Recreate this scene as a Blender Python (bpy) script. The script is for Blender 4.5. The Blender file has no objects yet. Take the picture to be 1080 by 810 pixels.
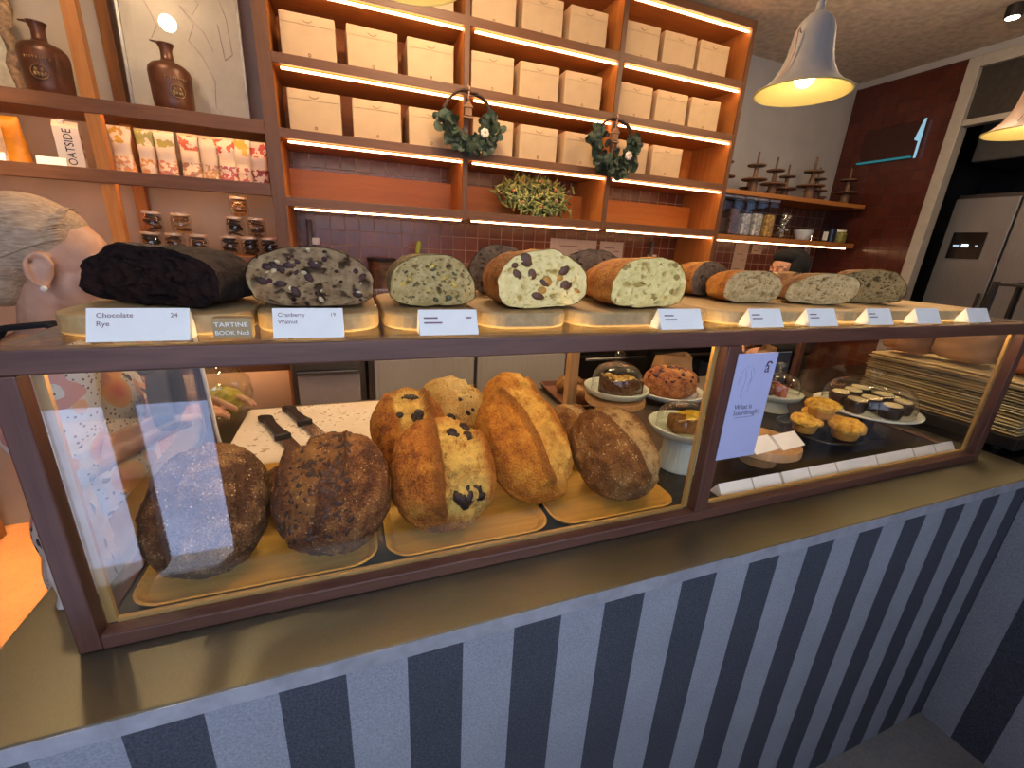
import bpy, bmesh, math, random
import numpy as np
from mathutils import Vector, Matrix, noise as mn
random.seed(7)
PI = math.pi
R = math.radians
SC = bpy.context.scene
COL = SC.collection

# ------------------------------------------------------------------ geometry collector
class G:
    def __init__(s):
        s.V = []; s.F = []
    def add(s, V, F, mat=None):
        b = len(s.V)
        if mat is not None:
            V = [tuple(mat @ Vector(v)) for v in V]
        s.V += [tuple(v) for v in V]
        s.F += [tuple(i + b for i in f) for f in F]
        return s
    def box(s, x0, x1, y0, y1, z0, z1, mat=None):
        V = [(x0,y0,z0),(x1,y0,z0),(x1,y1,z0),(x0,y1,z0),(x0,y0,z1),(x1,y0,z1),(x1,y1,z1),(x0,y1,z1)]
        F = [(0,3,2,1),(4,5,6,7),(0,1,5,4),(1,2,6,5),(2,3,7,6),(3,0,4,7)]
        return s.add(V, F, mat)
    def lathe(s, prof, n=32, mat=None, flute=0, amp=0.0, caps=True):
        V = []; F = []
        m = len(prof)
        for (r, z) in prof:
            for i in range(n):
                a = 2*PI*i/n
                rr = r*(1 + amp*math.cos(flute*a)) if flute else r
                V.append((rr*math.cos(a), rr*math.sin(a), z))
        for j in range(m-1):
            for i in range(n):
                k = (i+1) % n
                F.append((j*n+i, j*n+k, (j+1)*n+k, (j+1)*n+i))
        if caps:
            F.append(tuple(range(n-1, -1, -1)))
            F.append(tuple((m-1)*n+i for i in range(n)))
        return s.add(V, F, mat)
    def tube(s, pts, r, n=10, closed=False, mat=None):
        pts = [Vector(p) for p in pts]
        m = len(pts); rr = r if isinstance(r, (list, tuple)) else [r]*m
        V = []; F = []
        up = Vector((0.13, 0.27, 1)).normalized()
        for k, p in enumerate(pts):
            a = pts[(k-1) % m] if (closed or k > 0) else pts[k]
            b = pts[(k+1) % m] if (closed or k < m-1) else pts[k]
            t = (b-a).normalized()
            u = t.cross(up)
            if u.length < 1e-3: u = t.cross(Vector((1, 0, 0)))
            u.normalize(); w = u.cross(t)
            for i in range(n):
                an = 2*PI*i/n
                V.append(tuple(p + (u*math.cos(an) + w*math.sin(an))*rr[k]))
        for k in range(m if closed else m-1):
            k2 = (k+1) % m
            for i in range(n):
                j = (i+1) % n
                F.append((k*n+i, k*n+j, k2*n+j, k2*n+i))
        if not closed:
            F.append(tuple(range(n-1, -1, -1))); F.append(tuple((m-1)*n+i for i in range(n)))
        return s.add(V, F, mat)
    def prism(s, poly, h, mat=None):          # polygon in local xy, extruded to z=h
        n = len(poly)
        V = [(x, y, 0) for x, y in poly] + [(x, y, h) for x, y in poly]
        F = [tuple(range(n-1, -1, -1)), tuple(range(n, 2*n))]
        for i in range(n):
            j = (i+1) % n
            F.append((i, j, n+j, n+i))
        return s.add(V, F, mat)
    def sphere(s, c, r, nu=20, nv=12, mat=None):
        if not isinstance(r, (list, tuple)): r = (r, r, r)
        V = [(c[0], c[1], c[2]-r[2])]; F = []
        for j in range(1, nv):
            ph = -PI/2 + PI*j/nv
            for i in range(nu):
                a = 2*PI*i/nu
                V.append((c[0]+r[0]*math.cos(ph)*math.cos(a), c[1]+r[1]*math.cos(ph)*math.sin(a), c[2]+r[2]*math.sin(ph)))
        V.append((c[0], c[1], c[2]+r[2])); t = len(V)-1
        for i in range(nu):
            k = (i+1) % nu
            F.append((0, 1+k, 1+i)); F.append((t, 1+(nv-2)*nu+i, 1+(nv-2)*nu+k))
        for j in range(nv-2):
            for i in range(nu):
                k = (i+1) % nu
                F.append((1+j*nu+i, 1+j*nu+k, 1+(j+1)*nu+k, 1+(j+1)*nu+i))
        return s.add(V, F, mat)
    def grid(s, fn, nu, nv, wrap=False):
        V = [fn(i/(nu-1), j/(nv-1)) for j in range(nv) for i in range(nu)]
        F = [(j*nu+i, j*nu+i+1, (j+1)*nu+i+1, (j+1)*nu+i) for j in range(nv-1) for i in range(nu-1)]
        return s.add(V, F)
    def capsule(s, p, q, r1, r2, n=14):
        p = Vector(p); q = Vector(q); d = (q-p); L = d.length; d.normalize()
        pts = []; rr = []
        for k in range(5):
            a = PI/2*k/4.6 + .06; pts.append(p - d*r1*math.cos(a)); rr.append(r1*math.sin(a))
        for k in range(5):
            a = PI/2*(4-k)/4.6 + .06; pts.append(q + d*r2*math.cos(a)); rr.append(r2*math.sin(a))
        return s.tube(pts, rr, n)
    def build(s, name, mat, parent=None, smooth=False, bevel=0, seg=2, org=None, sub=0):
        me = bpy.data.meshes.new(name)
        V = s.V
        if org is not None:
            V = [(v[0]-org[0], v[1]-org[1], v[2]-org[2]) for v in V]
        me.from_pydata(V, [], s.F)
        me.update()
        o = bpy.data.objects.new(name, me); COL.objects.link(o)
        if org is not None: o.location = org
        me.materials.append(mat)
        if parent is not None: o.parent = parent
        if smooth:
            me.polygons.foreach_set('use_smooth', [True]*len(me.polygons))
            if smooth == 'auto':
                try:
                    me.set_sharp_from_angle(angle=R(40))
                except Exception: pass
        if bevel:
            b = o.modifiers.new('bevel', 'BEVEL'); b.width = bevel; b.segments = seg; b.limit_method = 'ANGLE'
        if sub:
            b = o.modifiers.new('sub', 'SUBSURF'); b.levels = sub; b.render_levels = sub
        return o

def thing(name, label, cat, loc=(0,0,0), rz=0, group=None, rot=None):
    o = bpy.data.objects.new(name, None); COL.objects.link(o)
    o.empty_display_size = .02
    o.location = loc; o.rotation_euler = rot if rot else (0, 0, rz)
    o['label'] = label; o['category'] = cat
    if group: o['group'] = group
    return o
def tag(o, label, cat, group=None, kind=None):
    o['label'] = label; o['category'] = cat
    if group: o['group'] = group
    if kind: o['kind'] = kind
    return o
def struct(o):
    o['kind'] = 'structure'; return o
def kids(o):
    return [c for c in bpy.data.objects if c.parent == o]
def dup(root, loc, rz=None, label=None, group=None, rot=None, scale=None):
    r = root.copy(); COL.objects.link(r); r.location = loc
    if rz is not None: r.rotation_euler = (0, 0, rz)
    if rot is not None: r.rotation_euler = rot
    if scale is not None: r.scale = scale
    if label: r['label'] = label
    if group: r['group'] = group
    for ch in kids(root):
        c = ch.copy(); COL.objects.link(c); c.parent = r
        for g in kids(ch):
            d = g.copy(); COL.objects.link(d); d.parent = c
    return r
def text(body, size, mat, parent, loc, rot=(PI/2, 0, 0), name='lettering', depth=.0003, align='LEFT', width=None, space=1.0):
    cu = bpy.data.curves.new('t', 'FONT'); cu.body = body; cu.size = size; cu.extrude = depth; cu.align_x = align
    cu.space_line = space
    cu.resolution_u = 3
    to = bpy.data.objects.new('t', cu); COL.objects.link(to)
    dg = bpy.context.evaluated_depsgraph_get()
    me = bpy.data.meshes.new_from_object(to.evaluated_get(dg))
    bpy.data.objects.remove(to)
    if width:
        xs = [v.co.x for v in me.vertices]; w = max(xs)-min(xs)
        for v in me.vertices: v.co.x *= width/w
    o = bpy.data.objects.new(name, me); COL.objects.link(o)
    me.materials.clear(); me.materials.append(mat)
    o.location = loc; o.rotation_euler = rot
    if parent is not None: o.parent = parent
    return o

# ------------------------------------------------------------------ materials
def lin(h):
    h = h.lstrip('#'); c = [int(h[i:i+2], 16)/255 for i in (0, 2, 4)]
    return tuple((x/12.92 if x <= .04045 else ((x+.055)/1.055)**2.4) for x in c) + (1,)
class NT:
    def __init__(s, name):
        m = bpy.data.materials.new(name); m.use_nodes = True
        s.m = m; s.t = m.node_tree; s.n = s.t.nodes; s.l = s.t.links
        s.b = s.n['Principled BSDF']; s.out = s.n['Material Output']
        s._o = None
    def node(s, ty, **kw):
        x = s.n.new(ty)
        for k, v in kw.items():
            if k.startswith('i_'):
                x.inputs[k[2:].replace('_', ' ')].default_value = v
            else: setattr(x, k, v)
        return x
    def link(s, a, b): s.l.new(a, b)
    def obj(s):
        if s._o is None: s._o = s.node('ShaderNodeTexCoord').outputs['Object']
        return s._o
    def map(s, scale=(1,1,1), rot=(0,0,0), loc=(0,0,0)):
        mp = s.node('ShaderNodeMapping')
        mp.inputs['Scale'].default_value = scale; mp.inputs['Rotation'].default_value = rot; mp.inputs['Location'].default_value = loc
        s.link(s.obj(), mp.inputs['Vector']); return mp.outputs['Vector']
    def noise(s, scale, vec=None, detail=4, rough=.55, dist=0):
        x = s.node('ShaderNodeTexNoise'); x.inputs['Scale'].default_value = scale; x.inputs['Detail'].default_value = detail
        x.inputs['Roughness'].default_value = rough; x.inputs['Distortion'].default_value = dist
        s.link(vec or s.obj(), x.inputs['Vector']); return x.outputs['Fac']
    def voro(s, scale, vec=None, feature='F1', out='Distance', rand=1.0):
        x = s.node('ShaderNodeTexVoronoi', feature=feature); x.inputs['Scale'].default_value = scale
        x.inputs['Randomness'].default_value = rand
        s.link(vec or s.obj(), x.inputs['Vector']); return x.outputs[out]
    def ramp(s, fac, stops, mode='LINEAR'):
        x = s.node('ShaderNodeValToRGB'); cr = x.color_ramp; cr.interpolation = mode
        while len(cr.elements) < len(stops): cr.elements.new(.5)
        for e, (p, c) in zip(cr.elements, stops):
            e.position = p; e.color = c if not isinstance(c, (int, float)) else (c, c, c, 1)
        s.link(fac, x.inputs['Fac']); return x.outputs['Color']
    def mix(s, fac, a, b, mode='MIX'):
        x = s.node('ShaderNodeMix', data_type='RGBA', blend_type=mode)
        for sock, v in ((x.inputs[0], fac), (x.inputs[6], a), (x.inputs[7], b)):
            if isinstance(v, (int, float)): sock.default_value = v
            elif isinstance(v, tuple): sock.default_value = v
            else: s.link(v, sock)
        return x.outputs[2]
    def math(s, op, a, b=0.0):
        x = s.node('ShaderNodeMath', operation=op)
        for sock, v in ((x.inputs[0], a), (x.inputs[1], b)):
            if isinstance(v, (int, float)): sock.default_value = v
            else: s.link(v, sock)
        return x.outputs[0]
    def attr(s, name):
        return s.node('ShaderNodeAttribute', attribute_name=name).outputs['Fac']
    def bump(s, h, strength=.3, dist=.002):
        x = s.node('ShaderNodeBump'); x.inputs['Strength'].default_value = strength; x.inputs['Distance'].default_value = dist
        s.link(h, x.inputs['Height']); s.link(x.outputs['Normal'], s.b.inputs['Normal']); return s
    def color(s, c):
        if isinstance(c, tuple): s.b.inputs['Base Color'].default_value = c
        else: s.link(c, s.b.inputs['Base Color'])
        return s
    def set(s, rough=.5, metal=0.0, spec=None):
        if isinstance(rough, (int, float)): s.b.inputs['Roughness'].default_value = rough
        else: s.link(rough, s.b.inputs['Roughness'])
        s.b.inputs['Metallic'].default_value = metal
        if spec is not None: s.b.inputs['Specular IOR Level'].default_value = spec
        return s
def plain(name, hexc, rough=.5, metal=0.0, var=.12, scale=30, bump=0, spec=None):
    n = NT(name); c = lin(hexc)
    d = tuple(x*(1-var*1.6) for x in c[:3]) + (1,); e = tuple(min(1, x*(1+var)) for x in c[:3]) + (1,)
    f = n.noise(scale)
    n.color(n.ramp(f, [(.3, d), (.7, e)])).set(rough, metal, spec)
    if bump: n.bump(f, bump)
    return n.m
def wood(name, c1, c2, axis='x', rough=.45, scale=9, stretch=14, bump=.12, fine=6):
    n = NT(name)
    sc = {'x': (1, stretch, stretch), 'y': (stretch, 1, stretch), 'z': (stretch, stretch, 1)}[axis]
    v = n.map(sc)
    f = n.noise(scale/3, v, 6, .6, .6)
    g = n.noise(scale*fine/3, v, 3, .5)
    h = n.math('ADD', n.math('MULTIPLY', f, .7), n.math('MULTIPLY', g, .3))
    n.color(n.ramp(h, [(.32, lin(c1)), (.5, tuple((a+b)/2 for a, b in zip(lin(c1), lin(c2)))), (.68, lin(c2))])).set(rough)
    n.bump(h, bump, .001)
    return n.m
def emit(name, hexc, strength):
    n = NT(name); n.b.inputs['Base Color'].default_value = (0, 0, 0, 1)
    n.b.inputs['Emission Color'].default_value = lin(hexc); n.b.inputs['Emission Strength'].default_value = strength
    return n.m
def glass(name, tint=(1, 1, 1, 1), base=.045, top=.9, power=5.0):
    n = NT(name)
    n.n.remove(n.b)
    tr = n.node('ShaderNodeBsdfTransparent'); tr.inputs['Color'].default_value = tint
    gl = n.node('ShaderNodeBsdfGlossy'); gl.inputs['Roughness'].default_value = .01
    lw = n.node('ShaderNodeLayerWeight'); lw.inputs['Blend'].default_value = .5
    f = n.math('ADD', n.math('MULTIPLY', n.math('POWER', lw.outputs['Facing'], power), top), base)
    mx = n.node('ShaderNodeMixShader'); n.link(f, mx.inputs[0]); n.link(tr.outputs[0], mx.inputs[1]); n.link(gl.outputs[0], mx.inputs[2])
    n.link(mx.outputs[0], n.out.inputs['Surface'])
    return n.m
def tile(name, c1, c2, grout, size, plane='xz', rough=.18, bump=.5):
    n = NT(name)
    sp = n.node('ShaderNodeSeparateXYZ'); n.link(n.obj(), sp.inputs[0])
    cb = n.node('ShaderNodeCombineXYZ')
    n.link(sp.outputs['X' if plane[0] == 'x' else 'Y'], cb.inputs[0]); n.link(sp.outputs['Z'], cb.inputs[1])
    br = n.node('ShaderNodeTexBrick', offset=0.0)
    br.inputs['Scale'].default_value = 1; br.inputs['Brick Width'].default_value = size; br.inputs['Row Height'].default_value = size
    br.inputs['Mortar Size'].default_value = size*.035; br.inputs['Mortar Smooth'].default_value = .2; br.inputs['Bias'].default_value = 0
    br.inputs['Color1'].default_value = lin(c1); br.inputs['Color2'].default_value = lin(c2); br.inputs['Mortar'].default_value = lin(grout)
    n.link(cb.outputs[0], br.inputs['Vector'])
    nz = n.noise(14, None, 4)
    n.color(n.mix(.25, br.outputs['Color'], n.ramp(nz, [(.3, .25), (.7, .8)]), 'OVERLAY'))
    n.set(n.math('ADD', n.math('MULTIPLY', br.outputs['Fac'], .5), rough))
    n.bump(n.math('ADD', n.math('MULTIPLY', br.outputs['Fac'], -1.0), n.math('MULTIPLY', nz, .15)), bump, .002)
    return n.m

M = {}
M['walnut_x'] = wood('dark walnut frame along', '#4e2f26', '#6e4838', 'x', .42)
M['walnut_z'] = wood('dark walnut frame upright', '#4e2f26', '#6e4838', 'z', .42)
M['walnut_y'] = wood('dark walnut frame deep', '#5a382a', '#7d5640', 'y', .42)
M['bead'] = wood('pale oak bead', '#a9803f', '#c39a55', 'x', .5)
M['beadz'] = wood('pale oak bead upright', '#a9803f', '#c39a55', 'z', .5)
M['shelf_x'] = wood('lit shelf oak along', '#9a5f2c', '#b97a3c', 'x', .5)  # strip light on the boards is put into this lighter oak
M['lip'] = wood('unlit shelf edge', '#5c3822', '#7a5034', 'x', .5)  # darker copy of the oak, painting the unlit front edge
M['edge_z'] = wood('unlit upright edge', '#54341f', '#70492f', 'z', .5)  # darker copy of the oak for the unlit upright fronts
M['led_low'] = emit('hidden strip light', '#ffc088', 20)
M['shelf_z'] = wood('lit shelf oak upright', '#9a5f2c', '#b97a3c', 'z', .5)  # strip light on the upright sides is put into the colour
M['shelf_back'] = wood('shelf oak back panel', '#b06a26', '#c87c34', 'x', .5)
M['board'] = wood('end grain bread board', '#96784a', '#c2a470', 'y', .6, scale=6, stretch=9)
M['tray'] = wood('yellow willow tray', '#bf8a2c', '#dfac48', 'x', .45, scale=10, stretch=18)
M['dark_tray'] = wood('dark wooden tray', '#5a3420', '#7a4d30', 'x', .5)
M['stand_wood'] = wood('ash stand wood', '#a97f4e', '#caa26e', 'z', .5)
M['box'] = plain('cream cardboard', '#c4a882', .75, var=.05, scale=12)
M['box_dark'] = plain('pressed card line', '#7a5a38', .8)
M['paper'] = plain('white card', '#eeece2', .7, var=.02)
M['ink'] = plain('rose ink', '#8d6a72', .8)
M['black_ink'] = plain('black ink', '#26211f', .7)
M['plaster'] = plain('wall plaster', '#c4b29c', .85, var=.05, scale=6, bump=.1)
M['grey_wall'] = plain('grey painted wall', '#a8a5a6', .8, var=.05, scale=5, bump=.05)
M['steel'] = None
def steel(name, c1='#7d7a76', c2='#a5a29c', axis=(1, 60, 60), rough=.33, metal=1.0):
    n = NT(name); v = n.map(axis)
    f = n.noise(5, v, 5, .6); g = n.noise(3.5, None, 3)
    n.color(n.mix(.4, n.ramp(f, [(.3, lin(c1)), (.7, lin(c2))]), n.ramp(g, [(.3, lin(c1)), (.7, lin(c2))])))
    n.set(n.math('ADD', n.math('MULTIPLY', g, .18), rough-.08), metal)
    n.bump(f, .04, .0005)
    return n.m
M['steel'] = steel('brushed stainless steel')
M['steel_z'] = steel('brushed steel upright', axis=(60, 60, 1))
M['zinc'] = steel('brushed zinc counter top', '#7d7a68', '#8f8c79', (260, 30, 30), .40)
M['dark_steel'] = steel('dim steel', '#3d3b3d', '#565357', (60, 60, 1), .45)
M['glass'] = glass('clear pane', (1, 1, 1, 1), .05, .9)
M['dome'] = glass('clear dome glass', (.96, .98, .97, 1), .06, .9, 3.2)
M['top_glass'] = glass('clear top glass', (.98, 1, .98, 1), .06, .8)
M['black'] = plain('black plastic', '#161416', .4)
M['black_gloss'] = plain('black glossy stone', '#0e0c0e', .22, scale=8, var=.4)
M['black_cloth'] = plain('black cloth', '#08070a', .9, bump=.2, scale=120)
M['white_enamel'] = plain('white ceramic', '#dfe3d6', .25, var=.02)
M['green_ceramic'] = plain('pale celadon ceramic', '#cfd8c6', .3, var=.03)
M['led'] = emit('warm strip light', '#ffc28c', 16)
M['bulb'] = emit('warm bulb', '#ffd898', 10)
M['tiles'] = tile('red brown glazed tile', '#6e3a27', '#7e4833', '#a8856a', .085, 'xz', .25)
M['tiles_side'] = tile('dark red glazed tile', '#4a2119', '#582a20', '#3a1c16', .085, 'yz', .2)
M['dark'] = plain('near black', '#0d0b0c', .6)
def striped():
    n = NT('striped terrazzo')
    sp = n.node('ShaderNodeSeparateXYZ'); n.link(n.obj(), sp.inputs[0])
    a = n.math('ABSOLUTE', sp.outputs['X'])  # replaced per face below
    return n
# ------------------------------------------------------------------ setting
FZ = -.07
CEIL = 2.95
def stripes(name, axis, off, sgn):
    n = NT(name)
    sp = n.node('ShaderNodeSeparateXYZ'); n.link(n.obj(), sp.inputs[0])
    t = n.math('MULTIPLY', n.math('ADD', sp.outputs[axis], off), sgn/.0884)
    k = n.math('GREATER_THAN', n.math('FRACT', n.math('MULTIPLY', t, .5)), .5)     # 0 light, 1 dark
    sp1 = n.noise(260, None, 2); sp2 = n.noise(9, None, 5)
    li = n.ramp(sp1, [(.3, lin('#83858b')), (.62, lin('#9d9fa5'))]); dk = n.ramp(sp1, [(.35, lin('#34363d')), (.72, lin('#555861'))])
    c = n.mix(k, li, dk)
    n.color(n.mix(.18, c, n.ramp(sp2, [(.3, .35), (.7, .7)]), 'OVERLAY')).set(.6)
    n.bump(sp1, .15, .0006)
    return n.m
M['stripe_x'] = stripes('striped terrazzo tiles', 'X', .393, 1)
M['stripe_y'] = stripes('striped terrazzo side', 'Y', .09, -1)

def fl():
    n = NT('terracotta floor'); f = n.noise(3, None, 5); g = n.noise(60, None, 2)
    n.color(n.ramp(n.math('ADD', n.math('MULTIPLY', f, .7), n.math('MULTIPLY', g, .3)), [(.3, lin('#a8683a')), (.7, lin('#c98a52'))])).set(.45)
    return n.m
def fl2():
    n = NT('grey concrete floor'); f = n.noise(4, None, 6); g = n.noise(90, None, 2)
    n.color(n.ramp(n.math('ADD', n.math('MULTIPLY', f, .6), n.math('MULTIPLY', g, .4)), [(.3, lin('#6d6660')), (.7, lin('#8f877e'))])).set(.6)
    return n.m
floor = struct(G().box(-4, 6.2, -1.6, 2.55, FZ-.1, FZ).build('floor', fl2()))
floor2 = struct(G().box(-4, -.5, .02, 2.4, FZ-.01, FZ+.004).build('floor_staff_side', fl()))
floor2['kind'] = 'structure'
ceilm = plain('rough ceiling plaster', '#d2c2ae', .9, var=.16, scale=24, bump=.6)
struct(G().box(-4, 6.2, -1.7, 2.55, CEIL, CEIL+.12).build('ceiling', ceilm))
struct(G().box(-4, -.32, 2.40, 2.55, FZ, CEIL).build('wall_back', M['plaster']))
struct(G().box(-.32, 2.56, 2.40, 2.55, FZ, CEIL).build('wall_back_tiled', M['tiles']))
struct(G().box(2.56, 4.33, 2.40, 2.55, FZ, 1.97).build('wall_back_tiled_right', M['tiles']))
struct(G().box(2.56, 4.33, 2.402, 2.55, 1.97, CEIL).build('wall_back_painted', M['grey_wall']))
# right wall with the doorway
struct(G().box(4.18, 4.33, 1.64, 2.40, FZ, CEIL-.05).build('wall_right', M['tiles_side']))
struct(G().box(4.18, 4.33, -1.7, .55, FZ, CEIL).build('wall_right_front', M['grey_wall']))
struct(G().box(4.19, 4.33, .55, 2.40, CEIL-.05, CEIL).build('trim_1', M['grey_wall']))
frm = plain('grey white painted frame', '#aaa49c', .5, var=.06, scale=25)
gf = G().box(4.15, 4.24, 1.565, 1.64, FZ, CEIL-.06).box(4.15, 4.24, .55, .62, FZ, CEIL-.06).box(4.15, 4.24, .62, 1.565, CEIL-.13, CEIL-.06).box(4.16, 4.23, .62, 1.565, 2.46, 2.50)
struct(gf.build('trim_2', frm, bevel=.004))
struct(G().box(4.19, 4.205, .62, 1.565, 2.50, CEIL-.13).build('window_2', plain('dim transom panel', '#3a3735', .25)))
struct(G().box(5.6, 5.75, .3, 2.4, FZ, CEIL).build('wall_far', plain('dark slate wall', '#36383d', .8)))
struct(G().box(4.33, 5.6, 2.0, 2.1, FZ, CEIL).build('wall_far_side', plain('dark slate wall two', '#36383d', .8)))
struct(G().box(-3.3, -3.2, -1.7, 2.5, FZ, CEIL).build('wall_left', M['plaster']))
# street front: a glazed door gap on the left and a wide shop window above a low wall
fw = G()
YF = -1.5
fw.box(-4, -1.24, YF-.1, YF, FZ, CEIL)
fw.box(-.62, 6.2, YF-.1, YF, FZ, 1.02)
fw.box(-1.24, 6.2, YF-.1, YF, 2.55, CEIL)
fw.box(-1.0, -.91, YF-.08, YF-.02, FZ, 2.55)  # stile added to give the dark gap in the pane's reflection
fw.box(-.62, -.55, YF-.1, YF, 1.02, 2.55); fw.box(1.3, 6.2, YF-.1, YF, 1.02, 2.55)
fw.box(-1.24, -.62, YF-.1, YF, 1.40, 1.46)
struct(fw.build('wall_front', plain('dark shopfront wood', '#3c2c24', .6)))
wf = G()
for x in (-.55, .35, 1.25): wf.box(x, x+.05, YF-.08, YF-.02, 1.02, 2.55)
wf.box(-.55, 1.3, YF-.08, YF-.02, 1.02, 1.07).box(-.55, 1.3, YF-.08, YF-.02, 2.5, 2.55)
struct(wf.build('window_1', M['walnut_z'], bevel=.004))
def pv():
    n = NT('pale street paving'); f = n.noise(3, None, 5)
    n.color(n.ramp(f, [(.3, lin('#9aa0b0')), (.7, lin('#b4bac8'))])).set(.8); return n.m
struct(G().box(-7, 7, -4.0, YF-.1, FZ-.1, FZ-.005).build('pavement', pv()))
struct(G().box(-14, 14, -12, -4.0, FZ-.25, FZ-.12).build('road', plain('asphalt', '#3c3d40', .9)))

# ------------------------------------------------------------------ counter
cf = struct(G().box(-.47, 1.885, -.088, .9, FZ, .915).build('counter_front', M['stripe_x']))
cs = struct(G().box(1.887, 2.75, -1.35, .9, FZ, .915).build('counter_return', M['stripe_y']))
ct = G().box(-.475, 1.887, -.112, .92, .916, .945).build('counter_top', M['zinc'], bevel=.002)
struct(ct)
edge = struct(G().box(-.475, 1.887, -.1135, -.1125, .917, .9435).build('counter_trim', plain('pale edge band', '#b9bac0', .3, .4)))
struct(G().box(1.889, 2.78, -1.38, .92, .916, .945).build('counter_top_return', M['black_gloss'], bevel=.002))

# ------------------------------------------------------------------ display case
Z0 = .945; ZT = 1.366; XL = -.372; XR = 1.775; YB = .63
case = thing('display_case', 'long walnut and glass bread display case standing on the striped counter', 'display case', (XL, 0, Z0))
def cp(g, name, mat, **k):
    return g.build(name, mat, case, org=None, **k)
def off(g):
    g.V = [(v[0]-XL, v[1], v[2]-Z0) for v in g.V]; return g
def cbox(name, mat, b, bevel=.0025):
    return off(G().box(*b)).build(name, mat, case, bevel=bevel)
cbox('top_rail', M['walnut_x'], (XL, XR, 0, .022, 1.337, ZT))
cbox('bottom_rail', M['walnut_x'], (XL+.0262, XR-.0302, 0, .022, Z0, .968))
cbox('post', M['walnut_z'], (XL, XL+.026, 0, .024, Z0, 1.3368))
cbox('post', M['walnut_z'], (.671, .705, 0, .024, .9682, 1.3368))
cbox('post', M['walnut_z'], (XR-.03, XR, 0, .024, Z0, 1.3368))
cbox('back_post', M['stand_wood'], (.665, .70, .60, .63, .946, 1.345))
cbox('back_post', M['walnut_z'], (XL, XL+.02, .61, .63, Z0, 1.3448))
cbox('back_post', M['walnut_z'], (XR-.03, XR, .61, .63, Z0, 1.3448))
cbox('back_rail', M['walnut_x'], (XL, XR, .605, .63, 1.345, ZT))
cbox('side_rail', M['walnut_y'], (XL, XL+.022, .0222, .6048, 1.345, ZT))
cbox('side_rail', M['walnut_y'], (XR-.022, XR, .0222, .6048, 1.345, ZT))
cbox('side_rail', M['walnut_y'], (XL, XL+.022, .0242, .6098, Z0, .962))
cbox('side_rail', M['walnut_y'], (XR-.022, XR, .0242, .6098, Z0, .962))
def bead(x0, x1):
    g = G(); w = .011; y0, y1 = .024, .031
    g.box(x0, x0+w, y0, y1, .968, 1.337); g.box(x1-w, x1, y0, y1, .968, 1.337)
    off(g).build('glazing_bead', M['beadz'], case)
    g = G().box(x0+w, x1-w, y0, y1, .964, .972)
    off(g).build('glazing_bead', M['bead'], case)
bead(XL+.026, .671); bead(.705, XR-.03)
cfm = steel('case floor steel', '#3c3833', '#5d574d', (4, 40, 4), .4)
cbox('case_floor', cfm, (XL+.022, .66, .024, .470, .9455, .957), 0)
cbox('case_floor', cfm, (.66, XR-.022, .024, .62, .9455, .957), 0)
for a, b in ((XL+.02, .68), (.69, XR-.02)):
    cbox('front_pane', M['glass'], (a, b, .012, .016, .962, 1.342), 0)
cbox('side_pane', M['glass'], (XL+.008, XL+.012, .026, .61, .958, 1.346), 0)
cbox('side_pane', M['glass'], (XR-.012, XR-.008, .026, .60, .958, 1.346), 0)
cbox('top_pane', M['top_glass'], (XL+.018, XR-.018, .015, .61, 1.3665, 1.3705), 0)
ld = cbox('led_strip', emit('case strip light', '#ffd494', 30), (XL+.05, XR-.05, .034, .044, 1.338, 1.3435), 0)
off(G().tube([(-.352, .595, 1.34), (-.350, .60, 1.2), (-.345, .598, 1.1), (-.343, .604, 1.0), (-.338, .6, .96)], .0045)).build('power_cord', M['paper'], case, smooth=True)

# ------------------------------------------------------------------ main wall shelving (front plane y = 2.0)
SY = 2.0; SYB = 2.395
TOP = [1.672, 1.980, 2.290, 2.602, 2.935]
su = thing('pastry_shelving', 'tall oak shelving of three lit bays stacked with pastry boxes', 'shelves', (1.1, SYB, 1.6))
SO = (1.1, SYB, 1.6)
def sbox(name, mat, b, root=su, so=SO, bevel=.002):
    g = G().box(*b); g.V = [(v[0]-so[0], v[1]-so[1], v[2]-so[2]) for v in g.V]
    return g.build(name, mat, root, bevel=bevel)
PX = [(-.33, -.272), (.641, .668), (1.572, 1.599), (2.528, 2.556)]
sbox('upright', M['shelf_z'], (PX[0][0], PX[0][1], SY, SYB, FZ, TOP[4]))
for i in (1, 2): sbox('upright', M['shelf_z'], (PX[i][0], PX[i][1], SY, SYB, 1.62, TOP[4]))
sbox('upright', M['shelf_z'], (PX[3][0], PX[3][1], SY, SYB, FZ, TOP[4]))
for a, b in PX: sbox('unlit_edge', M['edge_z'], (a-.001, b+.001, SY-.004, SY+.006, FZ if b < 0 or b > 2 else 1.62, TOP[4]), bevel=0)  # dark strips painting the unlit fronts of the uprights
for zt in TOP:
    sbox('shelf_board', M['shelf_x'], (PX[0][1], PX[3][0], SY+.001, SYB, zt-.04, zt))
    sbox('shelf_lip', M['lip'], (PX[0][1], PX[3][0], SY-.002, SY+.012, zt-.042, zt+.001))
for i in range(3):
    for zt in TOP:
        sbox('led_strip', M['led'], (PX[i][1]+.035, PX[i+1][0]-.004, SY+.018, SY+.030, zt-.057, zt-.049), bevel=0)
    for k in range(4):
        if k == 0:
            sbox('back_panel', M['shelf_back'], (PX[i][1], PX[i+1][0], SYB-.10, SYB-.09, TOP[0], TOP[0]+.17))
        else:
            sbox('back_panel', M['shelf_back'], (PX[i][1], PX[i+1][0], SYB-.02, SYB-.005, TOP[k], TOP[k+1]-.04), bevel=0)

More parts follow.
